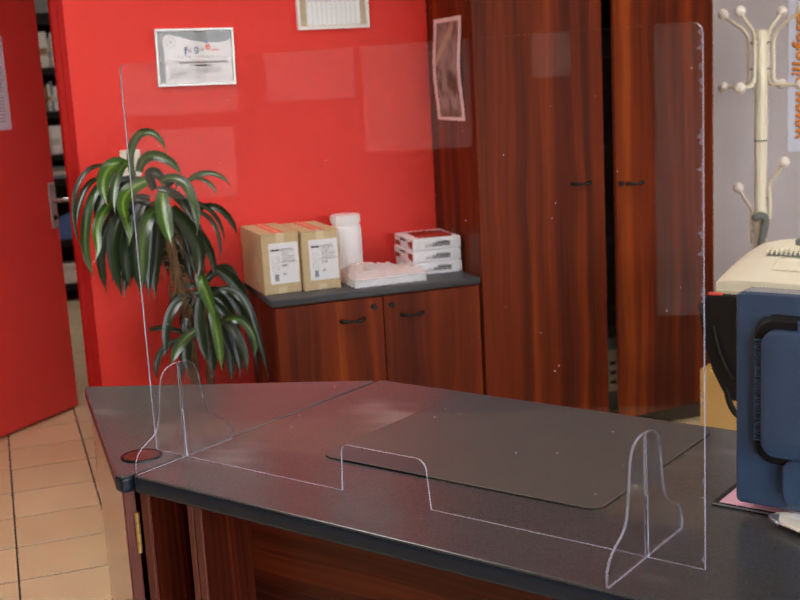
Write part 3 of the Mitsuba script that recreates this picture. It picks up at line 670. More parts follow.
obj('side_facing', box(0.1722, 0.174, 2.302, 3.033, 0.0, DZ - 0.038), 'wood_gloss', t, label='glossy wood side panel mirroring the floor tiles')
obj('back_panel', move(box(0.0, 0.62, -0.02, 0.0, 0.06, DZ - 0.038), frame((0.21, 3.00, 0), (0.68, -0.30, 0))), 'wood_vertical', t)
obj('hinge', cat([move(tube([(0.0615, -0.123, z), (0.0615, -0.123, z + 0.02)], 0.0055, 10), MK) for z in (0.560, 0.5815, 0.603, 0.6245)]), 'brass', t, 40, label='brass hinge')
gm = (0.226, 2.392)
g = obj('grommet', lathe([(0.0, 0.0), (0.040, 0.0), (0.041, 0.0015), (0.040, 0.003), (0.035, 0.0035), (0.034, 0.0025), (0.0, 0.0022)], 40), 'grommet_red', t, 40, label='round dark red grommet cap', M=frame((gm[0], gm[1], DZ - 0.0004), (1, 0, 0)))
obj('grommet_ring', lathe([(0.0345, 0.0), (0.0425, 0.0), (0.042, 0.0035), (0.0385, 0.0045), (0.035, 0.0035)], 40), 'black_gloss', g, 40, M=frame((gm[0], gm[1], DZ - 0.0004), (1, 0, 0)))

# desk pad
t = thing('desk_pad', 'thin shiny black desk pad lying behind the clear screen', 'desk pad')
padp = rrect(0.338, 0.962, 0.130, 0.634, 0.028, 5)
obj('sheet', move(slab(padp, DZ + 0.0004, DZ + 0.0045, 0.0015), MK), 'desk_pad', t, 40)
obj('edge_band', move(extrude(padp.buffer(0.0008).difference(padp.buffer(-0.0012)), 0.0034, DZ + 0.0004), MK), 'black_gloss', t)

# ------------------------------------------------------------------ the clear counter screen
def plate_parts(poly, th, M):
    """caps and rim of an upright plate: outline in (a, z), M maps (a, depth, z)."""
    pv, pf = trimesh.creation.triangulate_polygon(poly, engine='earcut')
    n = len(pv); caps = []
    for s in (-1, 1):
        caps.append(trimesh.Trimesh(np.c_[pv[:, 0], np.full(n, s * th / 2), pv[:, 1]], pf if s < 0 else pf[:, ::-1], process=False))
    V, Fc = [], []
    for ring in [poly.exterior, *poly.interiors]:
        r = np.array(ring.coords)[:-1]; m = len(r); o = len(V)
        V += [(a, -th / 2, z) for a, z in r] + [(a, th / 2, z) for a, z in r]
        for i in range(m):
            j = (i + 1) % m
            Fc += [[o + i, o + j, o + m + j], [o + i, o + m + j, o + m + i]]
    return move(cat(caps), M), move(trimesh.Trimesh(V, Fc, process=False), M)
t = thing('clear_counter_screen', 'large clear acrylic counter screen with two bell-shaped feet standing on the desk', 'protective screen')
SW, SH, ST = 1.212, 0.797, 0.004
SZ = DZ + 0.0006
outer = sg.Polygon([(0, 0.0), (SW, 0.0), (SW, SH - 0.016)] + arc(SW - 0.016, SH - 0.016, 0.016, 0, 90, 6)[1:] + arc(0.016, SH - 0.016, 0.016, 90, 180, 6))
slot = sg.Polygon([(0.5035, -0.01), (0.7065, -0.01), (0.6995, 0.066)] + arc(0.6775, 0.068, 0.022, 0, 90, 6) + arc(0.5215, 0.076, 0.014, 90, 180, 5))
slot = affinity.translate(slot, 0.005, 0)
UF = (0.0855, 1.1125)
panel = outer.difference(slot)
for uf in UF: panel = panel.difference(sg.box(uf + 0.005 - 0.0027, -0.01, uf + 0.005 + 0.0027, 0.1))
MS = frame(DO - 0.005 * UX + np.array([0, 0, SZ]), UX)
caps, rim = plate_parts(panel, ST, MS)
pk = obj('panel', caps, 'acrylic', t, label='transparent acrylic panel with a pass-through slot at the bottom')
obj('edge', rim, 'acrylic_edge', pk, label='pale polished edge')
half = [(0.131, 0.0), (0.133, 0.012), (0.131, 0.026), (0.123, 0.041), (0.112, 0.050), (0.099, 0.057), (0.084, 0.064), (0.073, 0.073), (0.066, 0.086), (0.061, 0.105), (0.0575, 0.130), (0.053, 0.160), (0.049, 0.176), (0.042, 0.187), (0.031, 0.195), (0.015, 0.199)]
foot = sg.Polygon(half + [(0, 0.200)] + [(-a, z) for a, z in reversed(half)]).difference(sg.box(-0.0027, 0.1, 0.0027, 0.3))
for uf in UF:
    MF = frame(DO + UX * uf + np.array([0, 0, SZ]), NX)
    caps, rim = plate_parts(foot, ST, MF)
    fk = obj('foot', caps, 'acrylic', t, label='bell-shaped clear foot')
    obj('edge', rim, 'acrylic_edge', fk)
# frosty glue residue along the right edge
res = []
for k in range(34):
    z = 0.40 + 0.38 * rng.random() if k < 24 else 0.74 * rng.random()
    w = 0.003 + 0.008 * rng.random() ** 2
    hgt = 0.003 + 0.009 * rng.random()
    res.append(extrude(sg.Polygon([(SW - 0.0008, z), (SW - 0.0008, z + hgt), (SW - w, z + hgt * (0.2 + 0.5 * rng.random()))]), 0.0003))
res = cat(res); res = trimesh.Trimesh(np.c_[res.vertices[:, 0], -ST / 2 - 0.0002 - res.vertices[:, 2], res.vertices[:, 1]], res.faces, process=False)
scene['residue'] = {'type': 'blendbsdf', 'weight': 0.28, 'a': {'type': 'thindielectric', 'int_ior': 1.05}, 'b': {'type': 'twosided', 'bsdf': {'type': 'diffuse', 'reflectance': rgb(srgb(200, 196, 220))}}}
obj('glue_residue', move(res, MS), 'residue', pk, kind='stuff', label='frosty glue residue along the right edge')
sp = []
for k in range(60):
    a, z = rng.uniform(0.05, 1.2), rng.uniform(0.05, 0.78)
    if slot.buffer(0.01).contains(sg.Point(a, z)): continue
    r_ = 0.0005 + 0.0009 * rng.random() ** 2
    sp.append(move(extrude(sg.Point(a, z).buffer(r_, quad_segs=2), 0.0003), np.eye(4)))
sp = cat(sp); sp = trimesh.Trimesh(np.c_[sp.vertices[:, 0], -ST / 2 - 0.0002 - sp.vertices[:, 2], sp.vertices[:, 1]], sp.faces, process=False)
obj('dust_specks', move(sp, MS), 'paper_lilac', pk, kind='stuff')

# ------------------------------------------------------------------ monitor (seen from behind), mat, packet
t = thing('computer_monitor', 'dark blue computer monitor seen from behind on the desk', 'monitor')
MU0, MU1, MZ0, MZ1, MN = 1.160, 1.720, 0.749, 1.106, 0.240
def prism_n(poly, n0, n1, c=0.003):   # outline in (u, z), depth along n
    m = slab(poly, n0, n1, c)
    m = trimesh.Trimesh(np.c_[m.vertices[:, 0], m.vertices[:, 2], m.vertices[:, 1]], np.asarray(m.faces)[:, ::-1], process=False)
    return move(m, MK)
bk = obj('back_shell', prism_n(rrect(MU0, MU1, MZ0, MZ1, 0.010, 5), MN, MN + 0.016, 0.005), 'monitor_blue', t, 40)
obj('bezel', prism_n(rrect(MU0, MU1, MZ0, MZ1, 0.010, 5), MN + 0.016, MN + 0.052, 0.002), 'monitor_edge', t, 40, label='silver bezel')
obj('screen', prism_n(sg.box(MU0 + 0.02, MZ0 + 0.03, MU1 - 0.02, MZ1 - 0.02), MN + 0.052, MN + 0.053, 0.0003), 'black_gloss', t)
# raised centre with sloping sides
def loft(rings):
    n = len(rings[0][0]); V, Fc = [], []
    for r, d in rings: V += [(a, d, z) for a, z in r]
    for k in range(len(rings) - 1):
        for i in range(n):
            j = (i + 1) % n
            Fc += [[k * n + i, k * n + j, (k + 1) * n + j], [k * n + i, (k + 1) * n + j, (k + 1) * n + i]]
    V.append(np.mean([(a, rings[-1][1], z) for a, z in rings[-1][0]], 0)); c = len(V) - 1; k = (len(rings) - 1) * n
    for i in range(n): Fc.append([k + i, k + (i + 1) % n, c])
    return trimesh.Trimesh(np.array(V, float), Fc, process=False)
def rring(x0, x1, z0, z1, r): return np.array(rrect(x0, x1, z0, z1, r, 8).exterior.coords)[:-1]
HU0, HU1, HZ0, HZ1 = 1.192, 1.688, 0.826, 1.074
ring = lambda i, r: rring(HU0 + i, HU1 - i, HZ0 + i, HZ1 - i, r)
hump = loft([(ring(0, 0.036), MN), (ring(0.003, 0.034), MN - 0.010), (ring(0.008, 0.03), MN - 0.017), (ring(0.018, 0.024), MN - 0.0185)])
obj('vent_surround', move(hump, MK), 'black_plastic', bk, 40, label='black sloping surround with vent slots')
cp = loft([(ring(0.020, 0.024), MN - 0.017), (ring(0.021, 0.024), MN - 0.030), (ring(0.026, 0.022), MN - 0.034), (ring(0.05, 0.02), MN - 0.036)])
obj('centre_panel', move(cp, MK), 'monitor_blue', bk, 40)
vs = []
for k in range(34):
    z = HZ0 + 0.042 + k * 0.0050
    vs.append(box(HU0 + 0.006, HU0 + 0.0195, MN - 0.0205, MN - 0.015, z, z + 0.0026))
for k in range(44):
    u = HU0 + 0.075 + k * 0.0085
    vs.append(box(u, u + 0.0034, MN - 0.0205, MN - 0.015, HZ1 - 0.0195, HZ1 - 0.004))
obj('vent_ribs', move(cat(vs), MK), 'monitor_edge' if False else 'monitor_blue', bk, kind='stuff')
obj('cable_cover', prism_n(rrect(1.244, 1.636, 0.764, 0.845, 0.022, 5), MN - 0.024, MN + 0.001, 0.006), 'monitor_blue', bk, 40)
obj('stand_neck', move(box(1.40, 1.48, MN + 0.026, MN + 0.09, 0.7452, 0.80, 0.004), move_y(MK, 0.03)), 'black_plastic', t)
obj('stand_base', prism_z := move(slab(rrect(1.31, 1.57, MN + 0.05, MN + 0.24, 0.03), 0.7368, 0.7448, 0.003), move_y(MK, 0.03)), 'black_plastic', t, 40)

t = thing('pink_desk_mat', 'clear topped desk mat with a pink sheet inside under the monitor', 'desk mat')
obj('mat', move(slab(sg.box(1.113, 0.253, 1.70, 0.60), DZ + 0.0004, DZ + 0.0050, 0.001), MK), 'black_plastic', t)
obj('pink_sheet', move(box(1.124, 1.69, 0.259, 0.585, DZ + 0.0050, DZ + 0.0058), MK), 'pink_sheet', t)
obj('silver_strip', move(box(1.114, 1.70, 0.2512, 0.2532, DZ + 0.0022, DZ + 0.0046), MK), 'silver_foil', t)

t = thing('cream_packet', 'small cream packet with a silver end on the desk in front of the monitor', 'packet')
MP = frame(DO + UX * 1.228 + NX * 0.214 + np.array([0, 0, DZ + 0.0064]), UX - 0.06 * NX)
# room-aligned outline, local x along its long side
body = sg.Polygon([(-0.004, 0.004), (0.004, -0.008), (0.10, -0.046), (0.24, -0.055), (0.24, 0.058), (0.10, 0.056), (0.022, 0.042), (0.002, 0.022)])
obj('wrapper', move(slab(body, 0.003, 0.0095, 0.0025), MP), 'knob_cream', t, 40)
obj('underside', move(slab(body.buffer(-0.008), 0, 0.0055, 0.001), MP), 'cream_dark', t, 40)
obj('silver_end', move(slab(sg.Polygon([(-0.006, 0.003), (0.005, -0.010), (0.022, -0.016), (0.008, 0.020)]), 0.002, 0.0102, 0.002), MP), 'silver_foil', t, 40)
obj('white_sticker', move(slab(rrect(0.026, 0.075, 0.008, 0.030, 0.008), 0.0096, 0.0106, 0.0003), MP), 'paper_white', t, 40)
obj('blue_mark', move(box(0.060, 0.085, -0.014, -0.006, 0.0090, 0.0104), MP), 'ink_blue', t)

# ------------------------------------------------------------------ right background
# side table, telephone-fax, chair, carton, coat rack, poster
t = thing('side_table', 'black side table carrying the cream machine behind the office chair', 'table')
TBZ = 0.712
MT = frame((2.205, 3.262, 0), UX)              # the table stands parallel to the desk; x to the right, y away
obj('top', move(box(-0.02, 1.3, -0.02, 0.56, TBZ - 0.03, TBZ, 0.004), MT), 'black_plastic', t)
for x in (0.42, 1.22):
    for y in (0.02, 0.48):
        obj('leg', move(box(x, x + 0.04, y, y + 0.04, 0, TBZ - 0.03, 0.003), MT), 'black_plastic', t)

t = thing('fax_machine', 'cream office machine with a ribbed slot and sloping top on the side table', 'fax machine')
prof = [(0.0, 0.0), (0.0, 0.030), (0.004, 0.046), (0.05, 0.066), (0.15, 0.098), (0.25, 0.122), (0.33, 0.130), (0.40, 0.124), (0.42, 0.09), (0.42, 0.0)]
secs = [(0.0, 0.62), (0.010, 0.74), (0.035, 0.90), (0.08, 1.02), (0.14, 1.08), (0.22, 1.04), (0.56, 1.0), (0.60, 0.9)]
V, Fc = [], []
m = len(prof)
for x, k in secs: V += [(x, y, 0.001 + (0.028 + (z - 0.028) * k if z > 0.028 else z)) for y, z in prof]
for q in range(len(secs) - 1):
    for i in range(m):
        j = (i + 1) % m
        Fc += [[q * m + i, q * m + j, (q + 1) * m + j], [q * m + i, (q + 1) * m + j, (q + 1) * m + i]]
for i in range(1, m - 1): Fc += [[0, i, i + 1], [(len(secs) - 1) * m, (len(secs) - 1) * m + i + 1, (len(secs) - 1) * m + i]]
MX = MT @ frame((0, 0, TBZ), (1, 0, 0))
obj('housing', trimesh.Trimesh(np.array(V), Fc, process=False), 'cream_plastic', t, 35, M=MX)
obj('lower_band', box(0.005, 0.595, -0.004, 0.002, 0.001, 0.014, 0.001), 'cream_dark', t, M=MX)
SL = frame((0.11, 0.165, 0.1105), (1, 0, 0), (0, 0.967, 0.256), (0, -0.256, 0.967))
obj('paper_slot', move(box(0.0, 0.42, -0.004, 0.030, 0.0, 0.005), SL), 'rubber_grey', t, label='dark paper feed slot', M=MX)
for k in range(27):
    obj('feed_rib', move(box(k * 0.0155, k * 0.0155 + 0.005, -0.006, 0.032, 0.003, 0.016, 0.001), SL), 'cream_plastic', t, M=MX)
obj('raised_tray', move(box(0.0, 0.46, 0.0, 0.075, 0.0, 0.005, 0.002), frame((0.16, 0.068, 0.0765), (1, 0, 0), (0, 0.95, 0.31), (0, -0.31, 0.95))), 'cream_plastic', t, M=MX)
obj('rear_lid', box(0.19, 0.56, 0.27, 0.36, 0.126, 0.148, 0.005), 'cream_dark', t, M=MX)
obj('lid_knob', box(0.17, 0.198, 0.265, 0.31, 0.126, 0.152, 0.005), 'rubber_grey', t, label='grey latch', M=MX)

t = thing('storage_carton', 'plain yellowish cardboard box on the floor beside the tall cupboard', 'cardboard box')
MQ = frame((2.268, 3.455, 0), UX)
obj('body', box(0, 0.36, 0, 0.26, 0, 0.402, 0.003), 'cardboard_yellow', t, M=MQ)
obj('flap', box(0.002, 0.358, 0.002, 0.1285, 0.402, 0.406, 0.001), 'cardboard_yellow', t, M=MQ)
obj('flap', box(0.002, 0.358, 0.1315, 0.258, 0.402, 0.406, 0.001), 'cardboard_yellow', t, M=MQ)

t = thing('office_chair', 'black office chair with a tapered back behind the monitor', 'chair')
CHX, CHY = 2.185, 2.93
MC = frame((1.938, 2.945, 0), UX)     # x along the backrest, +y away from the camera
back = sg.Polygon([(0.03, 0.785), (0.0, 0.755), (0.014, 0.66), (0.045, 0.56), (0.075, 0.505), (0.10, 0.485), (0.34, 0.485), (0.365, 0.505), (0.395, 0.56), (0.426, 0.66), (0.44, 0.755), (0.41, 0.785)]).buffer(0.01)
def upright(poly, y0, y1, c=0.006):
    m = slab(poly, y0, y1, c)
    return trimesh.Trimesh(np.c_[m.vertices[:, 0], m.vertices[:, 2], m.vertices[:, 1]], np.asarray(m.faces)[:, ::-1], process=False)
bk = obj('backrest', move(upright(back, 0.0, 0.022), MC), 'black_plastic', t, 40)
obj('cushion', move(upright(back.buffer(-0.02), 0.022, 0.06, 0.015), MC), 'black_fabric', bk, 40)
obj('red_tab', move(box(0.022, 0.066, -0.003, 0.012, 0.7915, 0.7985, 0.002), MC), 'ink_red', bk, label='small red tab')
obj('back_rib', move(tube(spline([(0.04, -0.004, 0.70), (0.07, -0.008, 0.60), (0.105, -0.012, 0.545)], 12), 0.006, 8), MC), 'black_plastic', bk, True)
obj('support_bar', move(tube(spline([(0.075, 0.012, 0.53), (0.085, 0.0, 0.48), (0.112, 0.0, 0.435), (0.155, 0.03, 0.415), (0.22, 0.12, 0.415)], 20), 0.009, 10), MC), 'black_plastic', t, True)
obj('support_bar', move(tube(spline([(0.365, 0.012, 0.53), (0.355, 0.0, 0.48), (0.328, 0.0, 0.435), (0.285, 0.03, 0.415), (0.22, 0.12, 0.415)], 20), 0.009, 10), MC), 'black_plastic', t, True)
obj('seat', move(slab(rrect(0.12, 0.44, 0.06, 0.30, 0.06), 0.43, 0.49, 0.025, 5), MC), 'black_fabric', t, 40)
obj('gas_column', move(tube([(0.22, 0.17, 0.10), (0.22, 0.17, 0.43)], 0.028, 14), MC), 'black_plastic', t, 40)
for k in range(5):
    a = 2 * math.pi * k / 5 + 0.3
    e_ = np.array([0.22 + 0.22 * math.cos(a), 0.17 + 0.22 * math.sin(a), 0.075])
    lg = obj('leg', move(tube([(0.22, 0.17, 0.11), tuple(e_)], [0.025, 0.015], 10), MC), 'black_plastic', t, 40)
    obj('caster', move(tube([(e_[0] - 0.018 * math.sin(a), e_[1] + 0.018 * math.cos(a), 0.031), (e_[0] + 0.018 * math.sin(a), e_[1] - 0.018 * math.cos(a), 0.031)], 0.030, 16), MC), 'black_plastic', lg, 40)

t = thing('coat_rack', 'cream metal coat rack with ball-tipped hooks in front of the grey wall', 'coat rack')
RX, RY = 2.988, 4.10
obj('pole', lathe([(0, 0.03), (0.026, 0.03), (0.026, 1.27), (0, 1.27)], 24), 'cream_paint', t, 40, M=frame((RX, RY, 0), (1, 0, 0)))
obj('pole', lathe([(0, 1.128), (0.0265, 1.128), (0.0265, 1.134), (0, 1.134)], 24), 'black_plastic', t, 40, label='black joint ring', M=frame((RX, RY, 0), (1, 0, 0)))
obj('upper_pole', lathe([(0, 1.27), (0.0255, 1.27), (0.0255, 1.565), (0.022, 1.575), (0, 1.577)], 24), 'cream_paint', t, 40, M=frame((RX, RY, 0), (1, 0, 0)))
obj('base', lathe([(0, 0), (0.17, 0), (0.172, 0.008), (0.16, 0.02), (0.03, 0.032), (0, 0.032)], 40), 'cream_paint', t, 40, M=frame((RX, RY, 0), (1, 0, 0)))
phi0 = math.atan2(RY, RX) - math.pi / 2                  # the hooks stand square to the pole
for k, az in enumerate((-28, 62, 152, 242)):
    a = phi0 + math.radians(az)
    Mh = frame((RX, RY, 0), (math.cos(a), math.sin(a), 0))
    r1 = 0.054
    path = [(0.160, 0, 1.638), (0.120, 0, 1.608), (0.080, 0, 1.580), (r1 + 0.008, 0, 1.556), (r1, 0, 1.525), (r1, 0, 1.47), (r1, 0, 1.41), (r1 + 0.003, 0, 1.380), (r1 + 0.018, 0, 1.360), (r1 + 0.045, 0, 1.353), (0.16, 0, 1.352)]
    hk = obj('hook', move(tube(spline(path, 40), 0.0072, 10), Mh), 'cream_paint', t, True)
    for z in (1.525, 1.42):
        obj('stud', move(tube([(0.02, 0, z), (r1, 0, z)], 0.0055, 8), Mh), 'chrome', hk, True)
    obj('ball', move(ball((0.171, 0, 1.648), 0.0225, 3, (1, 1, 1)), Mh), 'knob_cream', hk, True)
    obj('ball', move(ball((0.171, 0, 1.352), 0.0225, 3), Mh), 'knob_cream', hk, True)
for az, z, sgn in ((-30, 0.90, 1), (150, 0.79, 1)):
    a = phi0 + math.radians(az)
    Mh = frame((RX, RY, 0), (math.cos(a), math.sin(a), 0))
    hk = obj('small_hook', move(tube(spline([(0.092, 0, z + 0.128), (0.055, 0, z + 0.075), (0.042, 0, z + 0.055), (0.040, 0, z + 0.03), (0.040, 0, z - 0.09)], 20), 0.0068, 10), Mh), 'cream_paint', t, True)
    for dz in (-0.005, -0.035): obj('stud', move(tube([(0.02, 0, z + dz), (0.04, 0, z + dz)], 0.005, 8), Mh), 'chrome', hk, True)
    obj('ball', move(ball((0.104, 0, z + 0.145), 0.0225, 3), Mh), 'knob_cream', hk, True)
t = thing('umbrella', 'grey curved umbrella handle on a white shaft hanging at the coat rack pole', 'umbrella')
hx, hy = RX - 0.022, RY - 0.045
obj('handle', tube(spline([(hx - 0.030, hy + 0.012, 0.815), (hx - 0.022, hy + 0.002, 0.826), (hx - 0.002, hy, 0.828), (hx + 0.012, hy, 0.812), (hx + 0.010, hy, 0.78), (hx - 0.002, hy, 0.73), (hx - 0.006, hy, 0.70)], 26), 0.0155, 12), 'rubber_grey', t, True)
obj('shaft', tube([(hx - 0.006, hy, 0.702), (hx - 0.012, hy, 0.25)], [0.014, 0.012], 12), 'plastic_white', t, True)

t = thing('wall_poster', 'white poster with orange upright lettering on the grey wall behind the coat rack', 'poster')
PXL, PZB = 3.428, 1.035
obj('sheet', box(PXL, 4.05, WALL_Y - 0.003, WALL_Y - 0.001, PZB, 2.05), 'poster_white', t)
def poster_text(grow, th):
    m = meshkit.text_mesh('www.sillofarm', 0.078, th, True)
    V = m.vertices.copy()
    V[:, 0] += 0.18 * V[:, 1]                                   # italic
    V[:, 0] *= 0.80
    # reading upwards: local x -> z, local y -> -x
    return trimesh.Trimesh(np.c_[3.532 - V[:, 1], WALL_Y - 0.003 - V[:, 2], PZB + 0.050 + V[:, 0]], m.faces, process=False)
lt = poster_text(0, 0.0012)
obj('lettering', lt, 'poster_orange', t, label='orange lettering reading www.sillofarm')
sh = lt.copy(); sh.vertices = np.c_[sh.vertices[:, 0] - 0.004, WALL_Y - 0.003 + (sh.vertices[:, 1] - (WALL_Y - 0.003)) * 0.5, sh.vertices[:, 2] - 0.005]
obj('lettering_shadow', sh, 'poster_outline', t, label='grey printed drop outline')

# ------------------------------------------------------------------ dracaena
t = thing('potted_dracaena', 'tall potted dracaena with long drooping leaves beside the cartons', 'potted plant')
def leaf_mesh(P, wpx, n=15, twist=0.0):
    c = spline(P, n)
    tan = np.gradient(c, axis=0); tan /= np.linalg.norm(tan, axis=1, keepdims=True)
    out = c.mean(0) - np.array([0.55, 4.22, c[:, 2].mean()]); out[2] = 0
    s = np.linspace(0, 1, n)
    w = wpx * (0.35 + 0.65 * np.sin(np.pi * np.clip(s * 0.95 + 0.12, 0, 1)) ** 0.8) * np.clip((1 - s) * 5, 0.03, 1)
    view = np.array([-0.13, -0.97, 0.2])
    side = np.cross(tan, view + 0.5 * twist * np.array([1, 0, 0.4])); side /= np.linalg.norm(side, axis=1, keepdims=True) + 1e-9
    nrm = np.cross(side, tan)
    V, UV, Fc = [], [], []
    for i in range(n):
        for k in range(5):
            q = (k - 2) / 2
            V.append(c[i] + side[i] * q * w[i] / 2 + nrm[i] * (0.16 * w[i]) * (abs(q) - 0.5) * (1 if nrm[i] @ view > 0 else -1))
            UV.append(((k) / 4, s[i]))
    for i in range(n - 1):
        for k in range(4):
            a = i * 5 + k
            Fc += [[a, a + 1, a + 6], [a, a + 6, a + 5]]
    return trimesh.Trimesh(np.array(V), Fc, process=False), np.array(UV)
